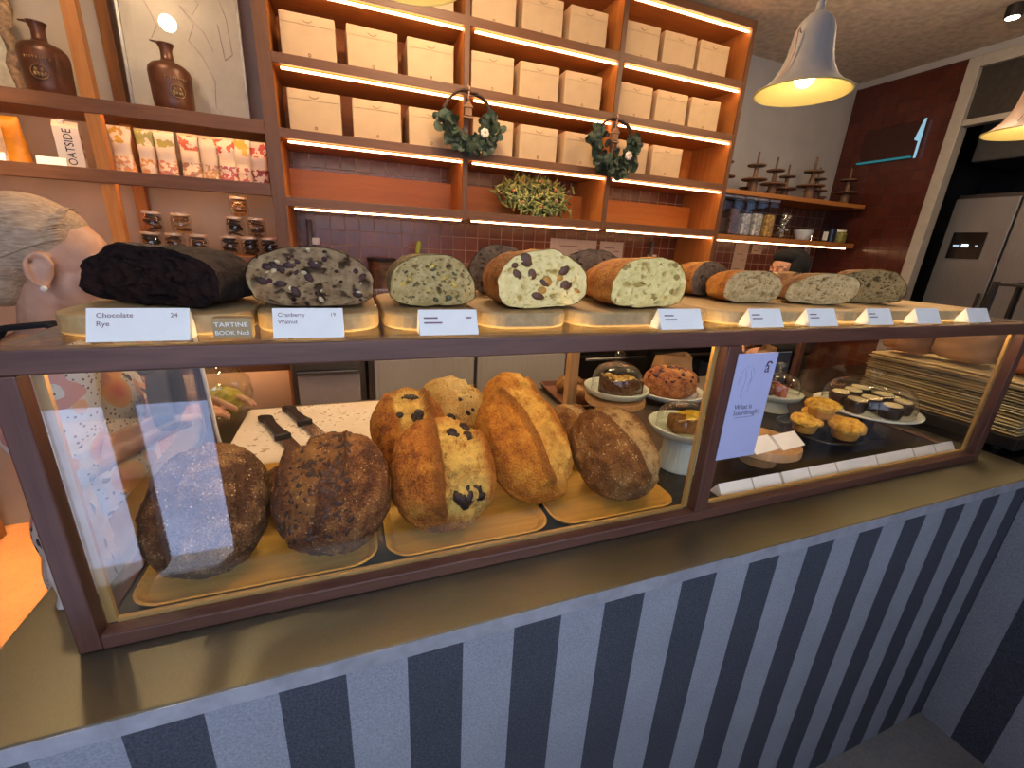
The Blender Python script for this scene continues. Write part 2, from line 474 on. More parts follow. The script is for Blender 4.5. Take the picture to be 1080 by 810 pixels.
# pastry boxes
def make_box():
    t = thing('pastry_box', 'cream cardboard pastry box on the oak shelving', 'box', (0, 0, 0))
    w, h, d = .242, .188, .25
    G().box(-w/2, w/2, 0, d, 0, h).build('carton', M['box'], t, bevel=.003)
    G().box(-w/2+.003, w/2-.003, -.0016, 0, h*.78, h-.001).build('tuck_flap', M['box'], t, bevel=.0006)
    pts = [(-.022, -.002, h-.022), (-.012, -.002, h-.030), (0, -.002, h-.033), (.012, -.002, h-.030), (.022, -.002, h-.022)]
    G().tube(pts, .0012, 6).build('thumb_notch', M['box_dark'], t)
    g = G(); a = [(.006*math.cos(2*PI*i/14), -.0012, .026+.006*math.sin(2*PI*i/14)) for i in range(14)]
    g.tube(a, .0013, 6, closed=True).build('stamped_mark', M['box_dark'], t)
    return t
bx = make_box(); used = False
BAYX = [[-.105, .185, .475], [.812, 1.095, 1.385], [1.757, 2.035, 2.305]]
ORD = ['first', 'second', 'third']
BAYN = ['left bay', 'middle bay', 'right bay']
def place_box(x, z, label, rz, dy=.055):
    global used
    if not used:
        bx.location = (x, SY+dy, z); bx.rotation_euler = (0, 0, rz); bx['label'] = label; bx['group'] = 'pastry boxes on the lit shelves'; used = True
    else: dup(bx, (x, SY+dy, z), rz, label, 'pastry boxes on the lit shelves')
rown = {3: 'top row of boxes', 2: 'middle row of boxes', 1: 'lowest row of boxes'}
for k in (3, 2, 1):
    for b in range(3):
        for j, x in enumerate(BAYX[b]):
            if k == 3 and b == 0 and j < 2: continue
            if k == 1 and b == 2 and j == 2: continue
            xx = x + random.uniform(-.004, .004)
            if k == 1: xx += [0, .012, 0][j] if b == 0 else .02
            pos = ['left', 'middle', 'right'][j] if not (k == 1 and b == 2) else ['left', 'right'][j]
            if k == 3 and b == 0: lab = 'cream pastry box showing at the top of the left bay'
            else: lab = 'cream pastry box, %s one, %s, %s' % (pos, BAYN[b], rown[k])
            place_box(xx, TOP[k]+.0012, lab, random.uniform(-.03, .03))
# ------------------------------------------------------------------ left open shelving
LSO = (-1.3, SYB, 1.2)
ls = thing('open_shelving', 'open oak shelving with golden posts on the left, holding jugs, pouches and cookie jars', 'shelves', LSO)
def lbox(name, mat, b, bevel=.002): return sbox(name, mat, b, ls, LSO, bevel)
for y0 in (SY, SYB-.07):
    lbox('post', M['shelf_z'], (-1.012, -.962, y0, y0+.045, FZ, CEIL-.01))
    lbox('post', M['shelf_z'], (-1.80, -1.75, y0, y0+.045, FZ, CEIL-.01))
LT = [2.0, 1.725, 1.372, .82]
for zt in LT:
    lbox('shelf_board', M['shelf_x'], (-2.4, -.333, SY+.004, SYB, zt-.032, zt))
    lbox('shelf_lip', M['lip'], (-2.4, -.333, SY-.004, SY+.012, zt-.056, zt+.001))
    if zt > 0:
        for a, b in ((-1.74, -1.02), (-.95, -.345)):
            lbox('led_strip', M['led_low'], (a, b, SY+.0125, SY+.024, zt-.044, zt-.0335), 0)
lbox('end_gable', M['shelf_z'], (-.352, -.334, SY+.02, SYB, FZ, .79))
lbox('plinth_panel', M['plaster'], (-2.4, -.355, SY+.14, SY+.155, FZ, .785))

# jugs
def rough_glaze(name, c1, c2):
    n = NT(name); f = n.noise(14, None, 6); g = n.noise(120, None, 2)
    n.color(n.ramp(f, [(.3, lin(c1)), (.7, lin(c2))])).set(.38, .25); n.bump(g, .15, .001); return n.m
jm = rough_glaze('brown glazed stoneware', '#4a2c1e', '#75482f')
jr = plain('worn gilt relief', '#8f7048', .5, .3)
def jug(loc, rz, label):
    t = thing('stoneware_jug', label, 'jug', loc, rz, 'brown stoneware jugs')
    pr = [(.070, 0), (.076, .004), (.079, .05), (.082, .13), (.083, .165), (.078, .185), (.062, .2), (.040, .209), (.028, .215), (.024, .225), (.023, .25), (.025, .265), (.032, .280), (.034, .284), (.029, .284), (.019, .262)]
    G().lathe(pr, 40).build('jug_body', jm, t, smooth=True)
    sp = G(); sp.prism([(0, -.014), (.03, 0), (0, .014)], .006, Matrix.Translation((-.028, 0, .279)) @ Matrix.Rotation(PI, 4, 'Z'))
    sp.build('spout', jm, t, bevel=.002)
    g = G(); e = []
    for i in range(24):
        a = 2*PI*i/24; th = -PI/2 + .34*math.cos(a); e.append((.084*math.cos(th), .084*math.sin(th), .085+.026*math.sin(a)))
    g.tube(e, .0022, 6, closed=True)
    for k in range(3):
        for s in (-1, 1):
            th = -PI/2 + s*(.07+.06*k); g.sphere((.083*math.cos(th), .083*math.sin(th), .085+.008*((k % 2)*2-1)), (.006, .004, .009), 8, 6)
    for k in range(9):
        th = -PI/2 + (k-4)*.12; g.box(.0835*math.cos(th)-.002, .0835*math.cos(th)+.002, .0835*math.sin(th)-.001, .0835*math.sin(th)+.001, .132, .142)
    g.build('relief_emblem', jr, t, smooth=True)
jug((-1.165, 2.15, 2.0012), .1, 'brown stoneware jug with relief emblem beside the bark-edged picture at far left')
jug((-.715, 2.14, 2.0012), .5, 'brown stoneware jug standing in front of the framed drawing')

# framed drawing and bark-edged panel
LM = Matrix.Rotation(R(-7), 4, 'X')
fr = thing('framed_drawing', 'large silver framed drawing leaning on the upper left shelf', 'picture', (-.675, 2.27, 2.0012), rot=(R(-4), 0, 0))
W, H = .50, .78
sil = plain('silver white frame', '#c9c4bb', .3, .6)
g = G().box(-W/2, -W/2+.014, -.012, .012, 0, H).box(W/2-.014, W/2, -.012, .012, 0, H).box(-W/2, W/2, -.012, .012, 0, .014).box(-W/2, W/2, -.012, .012, H-.014, H)
g.build('frame', sil, fr, bevel=.002)
G().box(-W/2+.012, W/2-.012, -.002, .006, .012, H-.012).build('sheet', plain('cream drawing paper', '#ded0b4', .7, var=.03), fr)
pk = plain('faint rose pencil', '#c3a295', .8)
def stroke(pts, r=.0014): return G().tube(pts, r, 5)
g = G()
g.tube([(-.12, -.003, .62), (-.14, -.003, .5), (-.10, -.003, .40), (-.13, -.003, .34)], .0016, 5)
g.tube([(-.06, -.003, .64), (.05, -.003, .66), (.15, -.003, .62), (.19, -.003, .48), (.20, -.003, .33), (.165, -.003, .30), (.15, -.003, .45)], .0016, 5)
g.tube([(.0, -.003, .5), (.05, -.003, .43), (.02, -.003, .36), (.07, -.003, .30), (.11, -.003, .2), (.10, -.003, .08), (.14, -.003, .04)], .0014, 5)
g.tube([(-.02, -.003, .55), (.03, -.003, .57), (.08, -.003, .52), (.05, -.003, .47), (0, -.003, .5), (.09, -.003, .4), (.12, -.003, .33)], .0012, 5)
g.build('pencil_drawing', pk, fr)
G().box(-W/2+.012, W/2-.012, -.008, -.006, .012, H-.012).build('glazing', M['glass'], fr)
bk = thing('bark_edged_panel', 'cream panel with a torn bark edge leaning at the far left of the top shelf', 'picture', (-1.52, 2.22, 2.0012), rot=(R(-7), R(-3), 0))
G().box(-.26, .205, -.004, .004, 0, .7).build('panel', plain('pale cream panel', '#d8cda9', .7), bk)
g = G(); pts = []; rr = []
for i in range(24):
    z = .7*i/23; pts.append((.225+.012*math.sin(i*1.3), -.004+.004*math.cos(i*2.1), z)); rr.append(.019+.008*random.random())
g.tube(pts, rr, 9); g.build('bark_edge', plain('bark and lichen', '#b08e68', .9, var=.35, scale=60, bump=.5), bk, smooth=True)
G().tube([(-.2, -.005, .22), (-.1, -.005, .33), (.02, -.005, .36), (.12, -.005, .30)], .003, 6).build('ink_line', M['box_dark'], bk)

# pouches
def pouchmat(name, top, bot, seed):
    n = NT(name)
    sp = n.node('ShaderNodeSeparateXYZ'); n.link(n.obj(), sp.inputs[0])
    v = n.map((1, 1, 1), loc=(seed, seed*.7, 0))
    blob = n.noise(26, v, 2); bl2 = n.noise(45, v, 3)
    up = n.math('GREATER_THAN', sp.outputs['Z'], .125); lo = n.math('LESS_THAN', sp.outputs['Z'], .07)
    base = n.ramp(sp.outputs['Z'], [(.0, lin('#dcc3a0')), (.18, lin('#e6d9bd'))])
    c = n.mix(n.math('MULTIPLY', up, n.math('GREATER_THAN', blob, .53)), base, lin(top))
    c = n.mix(n.math('MULTIPLY', lo, n.math('GREATER_THAN', bl2, .5)), c, lin(bot))
    n.color(c).set(.35); n.bump(n.noise(18, v, 3), .5, .006)
    return n.m
PM = [pouchmat('pouch print %d' % i, a, b, i*1.7) for i, (a, b) in enumerate([('#c9a23a', '#cf8d5a'), ('#9fa04a', '#cf8d4a'), ('#a9a049', '#c07a60'), ('#c96a4a', '#a8785a'), ('#d0703a', '#b98a5a'), ('#c04a3a', '#b0565a'), ('#cfae3a', '#b0565a'), ('#cc4f30', '#8a3a3a')])]
PL = ['leftmost snack pouch by the golden post, its waist pinched in', 'snack pouch with an olive fruit, second from the golden post', 'snack pouch with an olive fruit and two lines of script, third from the post',
      'snack pouch with a red fruit and a small drawn ring, fourth from the post', 'snack pouch with an orange fruit, fifth from the golden post', 'snack pouch with a red fruit over rose flowers, sixth from the post',
      'snack pouch with a yellow fruit over rose flowers, second from the right upright', 'snack pouch with a scarlet fruit and a dark sprig, nearest the right upright']
for i, x in enumerate([-.945, -.855, -.775, -.682, -.605, -.527, -.457, -.392]):
    t = thing('snack_pouch', PL[i], 'pouch', (x, 2.12+.01*math.sin(i*2), 1.7262), random.uniform(-.12, .12), 'snack pouches in a row')
    w = [.084, .07, .076, .078, .078, .076, .074, .08][i]
    def fn(u, v, w=w, i=i):
        z = .196*v; a = 2*PI*u
        ww = w/2*(1 - (.25 if i == 0 else .06)*math.sin(PI*v)**2 + .04*v); dd = .026*(1-v)**.7 + .0015
        return (ww*math.copysign(abs(math.cos(a))**.6, math.cos(a)), dd*math.copysign(abs(math.sin(a))**.8, math.sin(a)) + .003*math.sin(v*17+i), z)
    G().grid(fn, 29, 18).build('pouch_body', PM[i], t, smooth=True)
    G().box(-w/2*1.02, w/2*1.02, -.002, .002, .188, .198).build('top_seal', plain('pouch seal %d' % i, '#e2cf9f', .3), t)

# carton, orange packet, cards
t = thing('drink_carton', 'white drink carton with tall sideways lettering on the left shelf', 'carton', (-1.135, 2.12, 1.7262), .25)
cw = plain('white carton', '#efe8d2', .45, var=.02)
G().box(-.042, .042, -.03, .03, 0, .165).add([(-.042, -.03, .165), (.042, -.03, .165), (.042, .03, .165), (-.042, .03, .165), (-.042, 0, .193), (.042, 0, .193)], [(0, 1, 5, 4), (2, 3, 4, 5), (0, 4, 3), (1, 2, 5)]).build('carton_body', cw, t)
G().lathe([(.011, 0), (.011, .014)], 16, Matrix.Translation((-.012, -.012, .182)) @ Matrix.Rotation(R(20), 4, 'X')).build('cap', M['paper'], t)
text('OATSIDE', .042, M['black_ink'], t, (.016, -.0305, .012), (PI/2, -PI/2, 0), 'lettering', width=.145)
g = G()
for k, (x, z) in enumerate([(.0425, .13), (.0425, .10), (.0425, .06)]): g.sphere((x, .0, z), (.001, .013, .016), 10, 8)
g.build('printed_leaves', plain('carton print', '#b0793a', .5), t)
t = thing('orange_packet', 'bright orange packet with a pale band at the far left of the shelf', 'packet', (-1.36, 2.13, 1.7262), -.12)
om = plain('orange foil', '#e39a2a', .35, var=.1)
def fn(u, v):
    a = 2*PI*u; return (.075*(1-.1*v)*math.copysign(abs(math.cos(a))**.5, math.cos(a)), (.035*(1-v)**.5+.003)*math.sin(a), .188*v)
G().grid(fn, 33, 14).build('packet_body', om, t, smooth=True)
G().box(-.02, .02, -.037, -.034, .01, .15).build('pale_band', plain('packet band', '#e6c69a', .5), t)
def shelf_card(loc, label):
    t = thing('shelf_card', label, 'card', loc, .05)
    G().add([(-.05, 0, 0), (.05, 0, 0), (.05, .006, .034), (-.05, .006, .034), (-.05, .024, 0), (.05, .024, 0), (.05, .008, .034), (-.05, .008, .034)], [(0, 1, 2, 3), (5, 4, 7, 6), (3, 2, 6, 7), (0, 3, 7, 4), (1, 5, 6, 2), (0, 4, 5, 1)]).build('folded_card', M['paper'], t)
shelf_card((-1.175, 2.03, 1.7262), 'white folded card in front of the drink carton')
shelf_card((-1.375, 2.03, 1.7262), 'white folded card in front of the orange packet')

# cookie jars
jl = plain('pale jar lid', '#d9c3a8', .25, .2)
def cookmat(n_, a, b): return plain(n_, a, .8, var=.35, scale=70, bump=.5)
CM = [cookmat('dark chocolate cookies', '#3a2318', 1), cookmat('speckled brown cookies', '#6e4a2f', 1), cookmat('golden cookies', '#a9753f', 1)]
def cookies(k):
    g = G(); rnd = random.Random(k)
    for i in range(7):
        m = Matrix.Translation((rnd.uniform(-.006, .006), rnd.uniform(-.006, .006), .008+.0098*i)) @ Matrix.Rotation(rnd.uniform(-.35, .35), 4, 'X') @ Matrix.Rotation(rnd.uniform(-.35, .35), 4, 'Y')
        g.lathe([(.012, -.004), (.026, -.003), (.028, 0), (.025, .003), (.010, .0045)], 14, m)
    return g
def jar(loc, k, label, grp):
    t = thing('cookie_jar', label, 'jar', loc, k*.7, grp); t.scale = (1.18, 1.18, 1.13)
    G().lathe([(.030, .001), (.035, .006), (.036, .03), (.036, .062), (.030, .072), (.030, .074)], 24, caps=False).build('glass_body', M['dome'], t, smooth=True)
    G().lathe([(.0325, .0735), (.0345, .0745), (.0345, .0835), (.032, .085)], 24).build('lid', jl, t, smooth='auto')
    cookies(k).build('cookies', CM[[0, 1, 1, 1, 2, 0, 0, 0, 0, 1, 2][k]], t, smooth=True)
Jz = 1.3732
for i, x in enumerate((-.915, -.815, -.715)):
    jar((x, 2.15, Jz), i, 'cookie jar, %s of the bottom three in the left pyramid' % ['leftmost', 'middle one', 'right one'][i], 'cookie jars in the left pyramid')
for i, x in enumerate((-.895, -.775)):
    jar((x, 2.15, Jz+.0965), 3+i, 'cookie jar, %s of the two on top of the left pyramid' % ['left', 'right'][i], 'cookie jars in the left pyramid')
for i, x in enumerate((-.575, -.482, -.389)):
    jar((x, 2.15, Jz), 5+i, 'dark cookie jar, %s of the bottom three in the right pyramid' % ['leftmost', 'middle one', 'right one'][i], 'cookie jars in the right pyramid')
for i, x in enumerate((-.54, -.44)):
    jar((x, 2.15, Jz+.0965), 8+i, 'cookie jar, %s of the middle pair in the right pyramid' % ['left', 'right'][i], 'cookie jars in the right pyramid')
jar((-.51, 2.15, Jz+.193), 10, 'golden cookie jar crowning the right pyramid', 'cookie jars in the right pyramid')
# packets on the low shelf
for i, (x, w, c) in enumerate(((-.60, .10, '#d9c0a0'), (-.45, .14, '#b98a70'))):
    o = G().box(-w/2, w/2, -.05, .05, 0, .022+.01*i).build('flat_packet', plain('low packet %d' % i, c, .6, var=.25, scale=35), org=None, bevel=.004)
    o.location = (x, 2.10, .8212); tag(o, ['pale flat packet on the low orange shelf', 'printed flat packet beside the steel unit on the low orange shelf'][i], 'packet')

# ------------------------------------------------------------------ right hand shelves
def rshelf(z, th, label, led):
    t = thing('floating_shelf', label, 'shelf', (3.34, SYB, z))
    g = G().box(2.56-3.34, 4.13-3.34, 2.04-SYB, 0, -th, 0); g.build('plank', M['shelf_x'], t, bevel=.002)
    if led: G().box(2.58-3.34, 4.05-3.34, 2.052-SYB, 2.064-SYB, -th-.008, -th).build('led_strip', M['led'], t)
rshelf(1.966, .032, 'upper oak shelf on the right carrying wooden tiered stands', False)
rshelf(1.655, .04, 'lower oak shelf on the right with a strip light below', True)
dkw = wood('dark stained stand', '#5b3f2c', '#7d5b40', 'z', .6)
def tier(loc, s, label, lo=True):
    t = thing('tiered_stand', label, 'cake stand', loc, 0, 'wooden tiered stands')
    G().lathe([(.032, 0), (.030, .09), (.017, .095), (.015, .19), (.009, .20), (.007, .285), (.002, .29)], 14).build('spindle', dkw, t, smooth='auto')
    G().lathe([(.088, .088), (.092, .092), (.092, .098), (.086, .10)], 28).build('lower_tier', dkw, t, smooth='auto')
    G().lathe([(.062, .186), (.066, .19), (.066, .196), (.06, .198)], 28).build('upper_tier', dkw, t, smooth='auto')
    t.scale = (s, s, s)
TL = ['against the lit shelving', 'second from the lit shelving', 'third from the lit shelving', 'fourth, half hidden behind the tallest', 'tallest, front of the cluster', 'by the painted wall edge', 'alone against the dark tiles']
for (x, y, s), l in zip([(2.66, 2.17, 1.0), (2.93, 2.12, .98), (3.22, 2.2, 1.0), (3.47, 2.29, .95), (3.54, 2.12, 1.08), (3.71, 2.2, .92), (4.03, 2.16, 1.0)], TL):
    tier((x, y, 1.9672), s, 'dark wooden two-tier stand, ' + l)
for x, y in ((3.05, 2.28), (3.36, 2.30), (3.9, 2.3)):
    t = thing('short_stand', 'short wooden spindle stand tucked %s' % {3.05: 'behind the second tiered stand', 3.36: 'behind the third tiered stand', 3.9: 'at the right end of the upper shelf'}[x], 'cake stand', (x, y, 1.9672), 0)
    G().lathe([(.05, 0), (.045, .05), (.012, .06), (.01, .13), (.002, .14)], 14).build('spindle', dkw, t, smooth='auto')
    G().lathe([(.06, .052), (.062, .06), (.06, .064)], 20).build('plate', dkw, t, smooth='auto')
acr = glass('clear acrylic', (.93, .95, .97, 1), .06, .6)
def canister(x, fillc, fh, label, w=.095):
    t = thing('acrylic_canister', label, 'canister', (x, 2.14, 1.6562), 0, 'acrylic canisters on the right shelf')
    G().box(-w/2, w/2, -w/2, w/2, .001, .262).build('canister_body', acr, t, bevel=.006)
    G().box(-w/2-.002, w/2+.002, -w/2-.002, w/2+.002, .262, .278).build('lid', M['paper'], t, bevel=.003)
    g = G().box(-w/2+.006, w/2-.006, -w/2+.006, w/2-.006, .005, fh)
    g.build('contents', plain('canister fill ' + label[:12], fillc, .8, var=.5, scale=45, bump=.6), t, bevel=.01)
canister(2.68, '#4a3226', .12, 'acrylic canister half full of dark beans, nearest the lit shelving')
canister(2.79, '#6b4a3c', .19, 'acrylic canister of brown powder, second from the lit shelving')
canister(2.92, '#b9b6b4', .16, 'acrylic canister of white meringues, third from the lit shelving')
canister(3.04, '#c6c2bc', .17, 'acrylic canister of white meringues beside the yellow one')
canister(3.17, '#c49a52', .17, 'acrylic canister filled with golden grains')
t = thing('glass_jar', 'glass jar stuffed with pale shells between the canisters and the white bowl', 'jar', (3.38, 2.15, 1.6562))
G().lathe([(.05, .001), (.055, .01), (.055, .17), (.04, .19), (.042, .2)], 24, caps=False).build('glass_body', M['dome'], t, smooth=True)
g = G()
for i in range(22):
    a = random.random()*6.28; r_ = random.random()*.034; g.sphere((r_*math.cos(a), r_*math.sin(a), .02+.008*i), (.014, .012, .011), 8, 6)
g.build('contents', plain('pale shells', '#b6aca2', .7, var=.4), t, smooth=True)
t = thing('mixing_bowl', 'white bowl standing before the clear pitcher', 'bowl', (3.56, 2.10, 1.6562))
G().lathe([(.045, 0), (.05, .004), (.068, .06), (.072, .078), (.066, .078), (.045, .008)], 28).build('bowl_body', plain('white bowl glaze', '#c9cfd6', .3), t, smooth='auto')
t = thing('clear_pitcher', 'tall clear pitcher with a round handle on the lower right shelf', 'pitcher', (3.76, 2.17, 1.6562))
G().lathe([(.07, .001), (.075, .01), (.085, .23), (.088, .235)], 28, caps=False).build('pitcher_body', acr, t, smooth=True)
G().tube([(.08, -.01, .2), (.12, -.015, .205), (.14, -.02, .16), (.13, -.02, .11), (.075, -.01, .09)], .009, 8).build('handle', acr, t, smooth=True)
G().box(.02, .075, -.088, -.084, .012, .08).build('label', M['paper'], t)
t = thing('steel_cup', 'slim dark steel cup beside the pitcher', 'cup', (3.93, 2.12, 1.6562))
G().lathe([(.03, 0), (.034, .004), (.034, .11), (.03, .112)], 24).build('cup_body', plain('blue black steel', '#3a4356', .3, .7), t, smooth='auto')
t = thing('pickle_jar', 'small jar of yellow green preserves at the right end of the shelf', 'jar', (4.055, 2.14, 1.6562))
G().lathe([(.05, .0), (.058, .01), (.058, .075), (.045, .09)], 24).build('preserve', plain('green preserves', '#8f8a4a', .4, var=.4, scale=40), t, smooth='auto')
G().lathe([(.044, .0895), (.048, .091), (.048, .105), (.044, .107)], 24).build('lid', M['paper'], t, smooth='auto')

# ------------------------------------------------------------------ wall things
def notice(x0, x1, z0, z1, label, lines=3):
    t = thing('paper_notice', label, 'notice', ((x0+x1)/2, 2.3985, z0))
    w = x1-x0; h = z1-z0
    G().box(-w/2, w/2, -.0012, 0, 0, h).build('sheet', plain('taped paper ' + label[:14], '#d8c3ac', .8, var=.04), t)
    g = G()
    for k in range(lines):
        if k % 2 == 0: g.box(-w*.3, w*(.1+.1*random.random()), -.0018, -.0012, h*(.7-.2*k), h*(.7-.2*k)+.006)
        else: g.box(w*.1, w*.34, -.0018, -.0012, h*(.7-.15*k), h*(.7-.15*k)+.006)
    g.build('handwriting', M['ink'], t)
notice(1.40, 1.79, 1.385, 1.56, 'wide paper notice taped to the tiles behind the fruit loaf')
notice(1.82, 2.03, 1.39, 1.56, 'small paper notice with a red mark, right of the wide notice')
notice(3.17, 3.33, 1.30, 1.61, 'tall paper notice on the tiles left of the hooded person')
notice(3.37, 3.49, 1.53, 1.61, 'little paper note right of the tall notice')
for k in range(4):
    notice(4.02, 4.10, 1.555-.07*k, 1.615-.07*k, 'small white note right of the hooded person, %s in its column' % ['topmost', 'second from the top', 'third from the top', 'lowest'][k], 2)
# added wall panel; its emissive colours paint reflections seen on the glossy tile
t = thing('wall_reflection_panel', 'dark panel with painted teal and blue reflections on the dark tiled wall', 'wall panel', (4.178, 2.0, 2.30))
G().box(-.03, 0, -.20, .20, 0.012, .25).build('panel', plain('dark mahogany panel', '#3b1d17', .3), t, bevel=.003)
G().box(-.032, -.004, -.17, .22, .0, .011).build('teal_reflection', emit('painted teal reflection', '#3fa9b4', .35), t)
G().box(-.036, -.031, -.215, -.20, -.01, .26).add([(-.034, -.20, .26), (-.034, -.215, .10), (-.034, -.17, .12), (-.030, -.20, .26), (-.030, -.215, .10), (-.030, -.17, .12)], [(0, 1, 2), (5, 4, 3), (0, 3, 4, 1), (1, 4, 5, 2), (2, 5, 3, 0)]).build('blue_reflection', emit('painted blue reflection', '#9fcfe6', .75), t)

# ------------------------------------------------------------------ pendants
lining = plain('cream enamel lining', '#a89a62', .45, var=.02)
shade = plain('grey enamel shade', '#857f7a', .6, var=.04)
shade_p = plain('rose grey enamel shade', '#9a7f72', .55, var=.04)
PROF = [(.150, 0), (.147, .003), (.124, .018), (.099, .042), (.081, .075), (.070, .11), (.065, .145), (.060, .18), (.049, .208), (.030, .226), (.014, .236), (.012, .262)]
def pendant(loc, label, sm):
    t = thing('pendant_lamp', label, 'lamp', loc, 0, 'bell pendant lamps')
    G().lathe(PROF, 48, caps=False).build('lamp_shade', sm, t, smooth=True)
    G().lathe([(max(r-.004, .003), z-.0015) for r, z in PROF[:-2]], 48, caps=False).build('shade_lining', lining, t, smooth=True)
    G().tube([(.150*math.cos(2*PI*i/48), .150*math.sin(2*PI*i/48), 0) for i in range(48)], .0028, 6, closed=True).build('rim', lining, t, smooth=True)
    G().sphere((0, 0, .052), (.034, .034, .038)).build('bulb', M['bulb'], t, smooth=True)
    G().lathe([(.018, .085), (.022, .09), (.022, .16), (.012, .17)], 18).build('socket', M['black'], t)
    G().tube([(0, 0, .26), (0, 0, (CEIL-loc[2]-.03)/.87)], .004, 8).build('cord', plain('rose cord ' + label[:9], '#b07a66', .7), t)
    G().lathe([(.05, (CEIL-loc[2]-.032)/.87), (.05, (CEIL-loc[2]-.002)/.87), (.045, (CEIL-loc[2]-.001)/.87)], 24).build('ceiling_rose', sm, t, smooth='auto')
    G().tube([(-.064, 0, .165), (-.073, 0, .18), (-.077, 0, .165), (-.078, -.004, .11), (-.096, -.004, .06), (-.122, -.004, .026)], .0022, 6).build('loop_cable', plain('copper loop ' + label[:9], '#c08a70', .5, .5), t, smooth=True)
    t.scale = (.87, .87, .87)
    l = bpy.data.lights.new('pendant glow', 'POINT'); l.energy = 1.5; l.color = (1, .74, .42); l.shadow_soft_size = .04
    lo = bpy.data.objects.new('pendant_glow', l); COL.objects.link(lo); lo.location = (loc[0], loc[1], loc[2]-.05)
pendant((1.335, .53, 1.985), 'grey bell pendant lamp hanging before the painted wall', shade)
pendant((2.44, .45, 2.0), 'rose grey bell pendant lamp at the right edge by the doorway', shade_p)
pendant((.165, .58, 2.05), 'bell pendant lamp of which only the rim shows above the pastry boxes', lining)

# ceiling spot
t = thing('ceiling_spot', 'small bright spotlight on the ceiling near the right edge', 'lamp', (3.66, 1.23, CEIL-.001))
G().lathe([(.035, -.07), (.04, -.065), (.04, -.01), (.02, 0)], 20).build('housing', M['black'], t, smooth='auto')
G().lathe([(.002, -.0725), (.03, -.0725), (.03, -.0705), (.002, -.0705)], 20).build('lens', emit('spot lens', '#ffe6b8', 25), t)
# ------------------------------------------------------------------ doorway fridge and equipment
t = thing('steel_fridge', 'tall steel fridge with a dark display panel beyond the right doorway', 'fridge', (4.80, 1.15, FZ))
fx = -.40
G().box(fx+.03, .4, -.42, .42, .0, 2.10).build('cabinet', M['dark_steel'], t, bevel=.004)
for a, b in ((.055, .415), (-.415, .045)):
    G().box(fx, fx+.028, a, b, .12, 2.07).build('door', steel('fridge door steel %d' % int(a*100), '#70727a', '#8b8d94', (60, 60, 1), .38, .6), t, bevel=.006)
G().box(fx-.006, fx, .16, .36, 1.64, 1.83).build('display_panel', M['black_gloss'], t, bevel=.003)
ds = emit('display glow', '#c8dcf4', 3.0)
G().box(fx-.0075, fx-.006, .245, .285, 1.725, 1.745).build('lit_readout', ds, t)
G().box(fx-.0075, fx-.006, .30, .335, 1.728, 1.740).build('lit_readout', emit('display glow two', '#c8dcf4', .8), t)
G().box(fx-.0075, fx-.006, .19, .205, 1.728, 1.738).build('lit_readout', emit('display glow three', '#c8dcf4', .8), t)
for a in (.075, .03): G().tube([(fx-.03, a, .7), (fx-.03, a, 1.4)], .009, 10).build('handle', M['dark'], t, smooth=True)
t = thing('duct_hood', 'dark hood and curved duct above the steel fridge', 'duct', (4.9, 1.1, 2.25))
G().box(-.5, .4, -.4, .46, 0, .28).build('hood', plain('dark hood', '#3b3c40', .5), t, bevel=.01)
G().tube([(-.52, -.25, .02), (-.53, -.27, .2), (-.50, -.33, .4), (-.45, -.4, .6)], .09, 16).build('duct', M['dark_steel'], t, smooth=True)
t = thing('wire_rack', 'black rack with a small rosy card at the right edge', 'rack', (3.16, .52, .9462))
g = G()
for x, y in ((-.12, -.1), (.12, -.1), (-.12, .1), (.12, .1)): g.tube([(x, y, 0), (x, y, .50)], .014, 8)
for z in (.2, .48): g.box(-.13, .13, -.11, .11, z, z+.012)
g.build('frame', M['black'], t)
G().box(-.115, .02, -.125, -.113, .33, .40).build('card_holder', plain('rosy card', '#d7a695', .7), t, bevel=.002)
t = thing('coffee_grinder', 'black machine standing on the black counter at the far right', 'machine', (3.62, .62, FZ))
G().box(-.18, .2, -.25, .25, 0, 1.26).build('cabinet', M['black'], t, bevel=.02)
G().box(-.19, -.18, -.2, .2, .9, 1.2).build('front_panel', M['black_gloss'], t, bevel=.004)
G().tube([(-.2, -.15, 1.0), (-.23, -.15, .98), (-.23, .1, .98), (-.2, .1, 1.0)], .012, 8).build('handle', M['dark_steel'], t, smooth=True)

# ------------------------------------------------------------------ back counter
BY = 1.72
t = thing('back_counter', 'stainless back counter top below the tiled wall', 'counter', (1.1, 2.06, .95))
G().box(-1.36, 1.42, BY-2.06-.02, 2.39-2.06, 0, .035).build('worktop', M['steel'], t, bevel=.003)
G().box(-.90, .35, 2.16-2.06, 2.385-2.06, .22, .245).build('ledge', M['paper'], t, bevel=.002)
for x in (-.86, .31): G().box(x, x+.03, .12, .3, .035, .22).build('ledge_leg', M['steel_z'], t)
def unit(name, label, cat, x0, x1, mat):
    t = thing(name, label, cat, ((x0+x1)/2, 2.06, FZ))
    w = x1-x0; f = BY-2.06
    G().box(-w/2, w/2, f+.02, .33, .08, .95-FZ-.002).build('carcass', mat, t, bevel=.003)
    return t, w, f
gm = plain('grey mauve enamel panel', '#b0a7a6', .45, .0, var=.04)
t, w, f = unit('dishwasher', 'steel framed dishwasher with a grey drop door behind the cutting board', 'dishwasher', -.305, .055, M['steel_z'])
G().box(-w/2+.03, w/2-.03, f, f+.02, .15, .875).build('door', gm, t, bevel=.004)
G().box(-w/2+.02, w/2-.02, f, f+.02, .905, 1.01).build('control_panel', M['steel'], t, bevel=.003)
G().box(-w/2+.03, w/2-.03, f-.012, f, .88, .9).build('handle', M['steel'], t, bevel=.003)
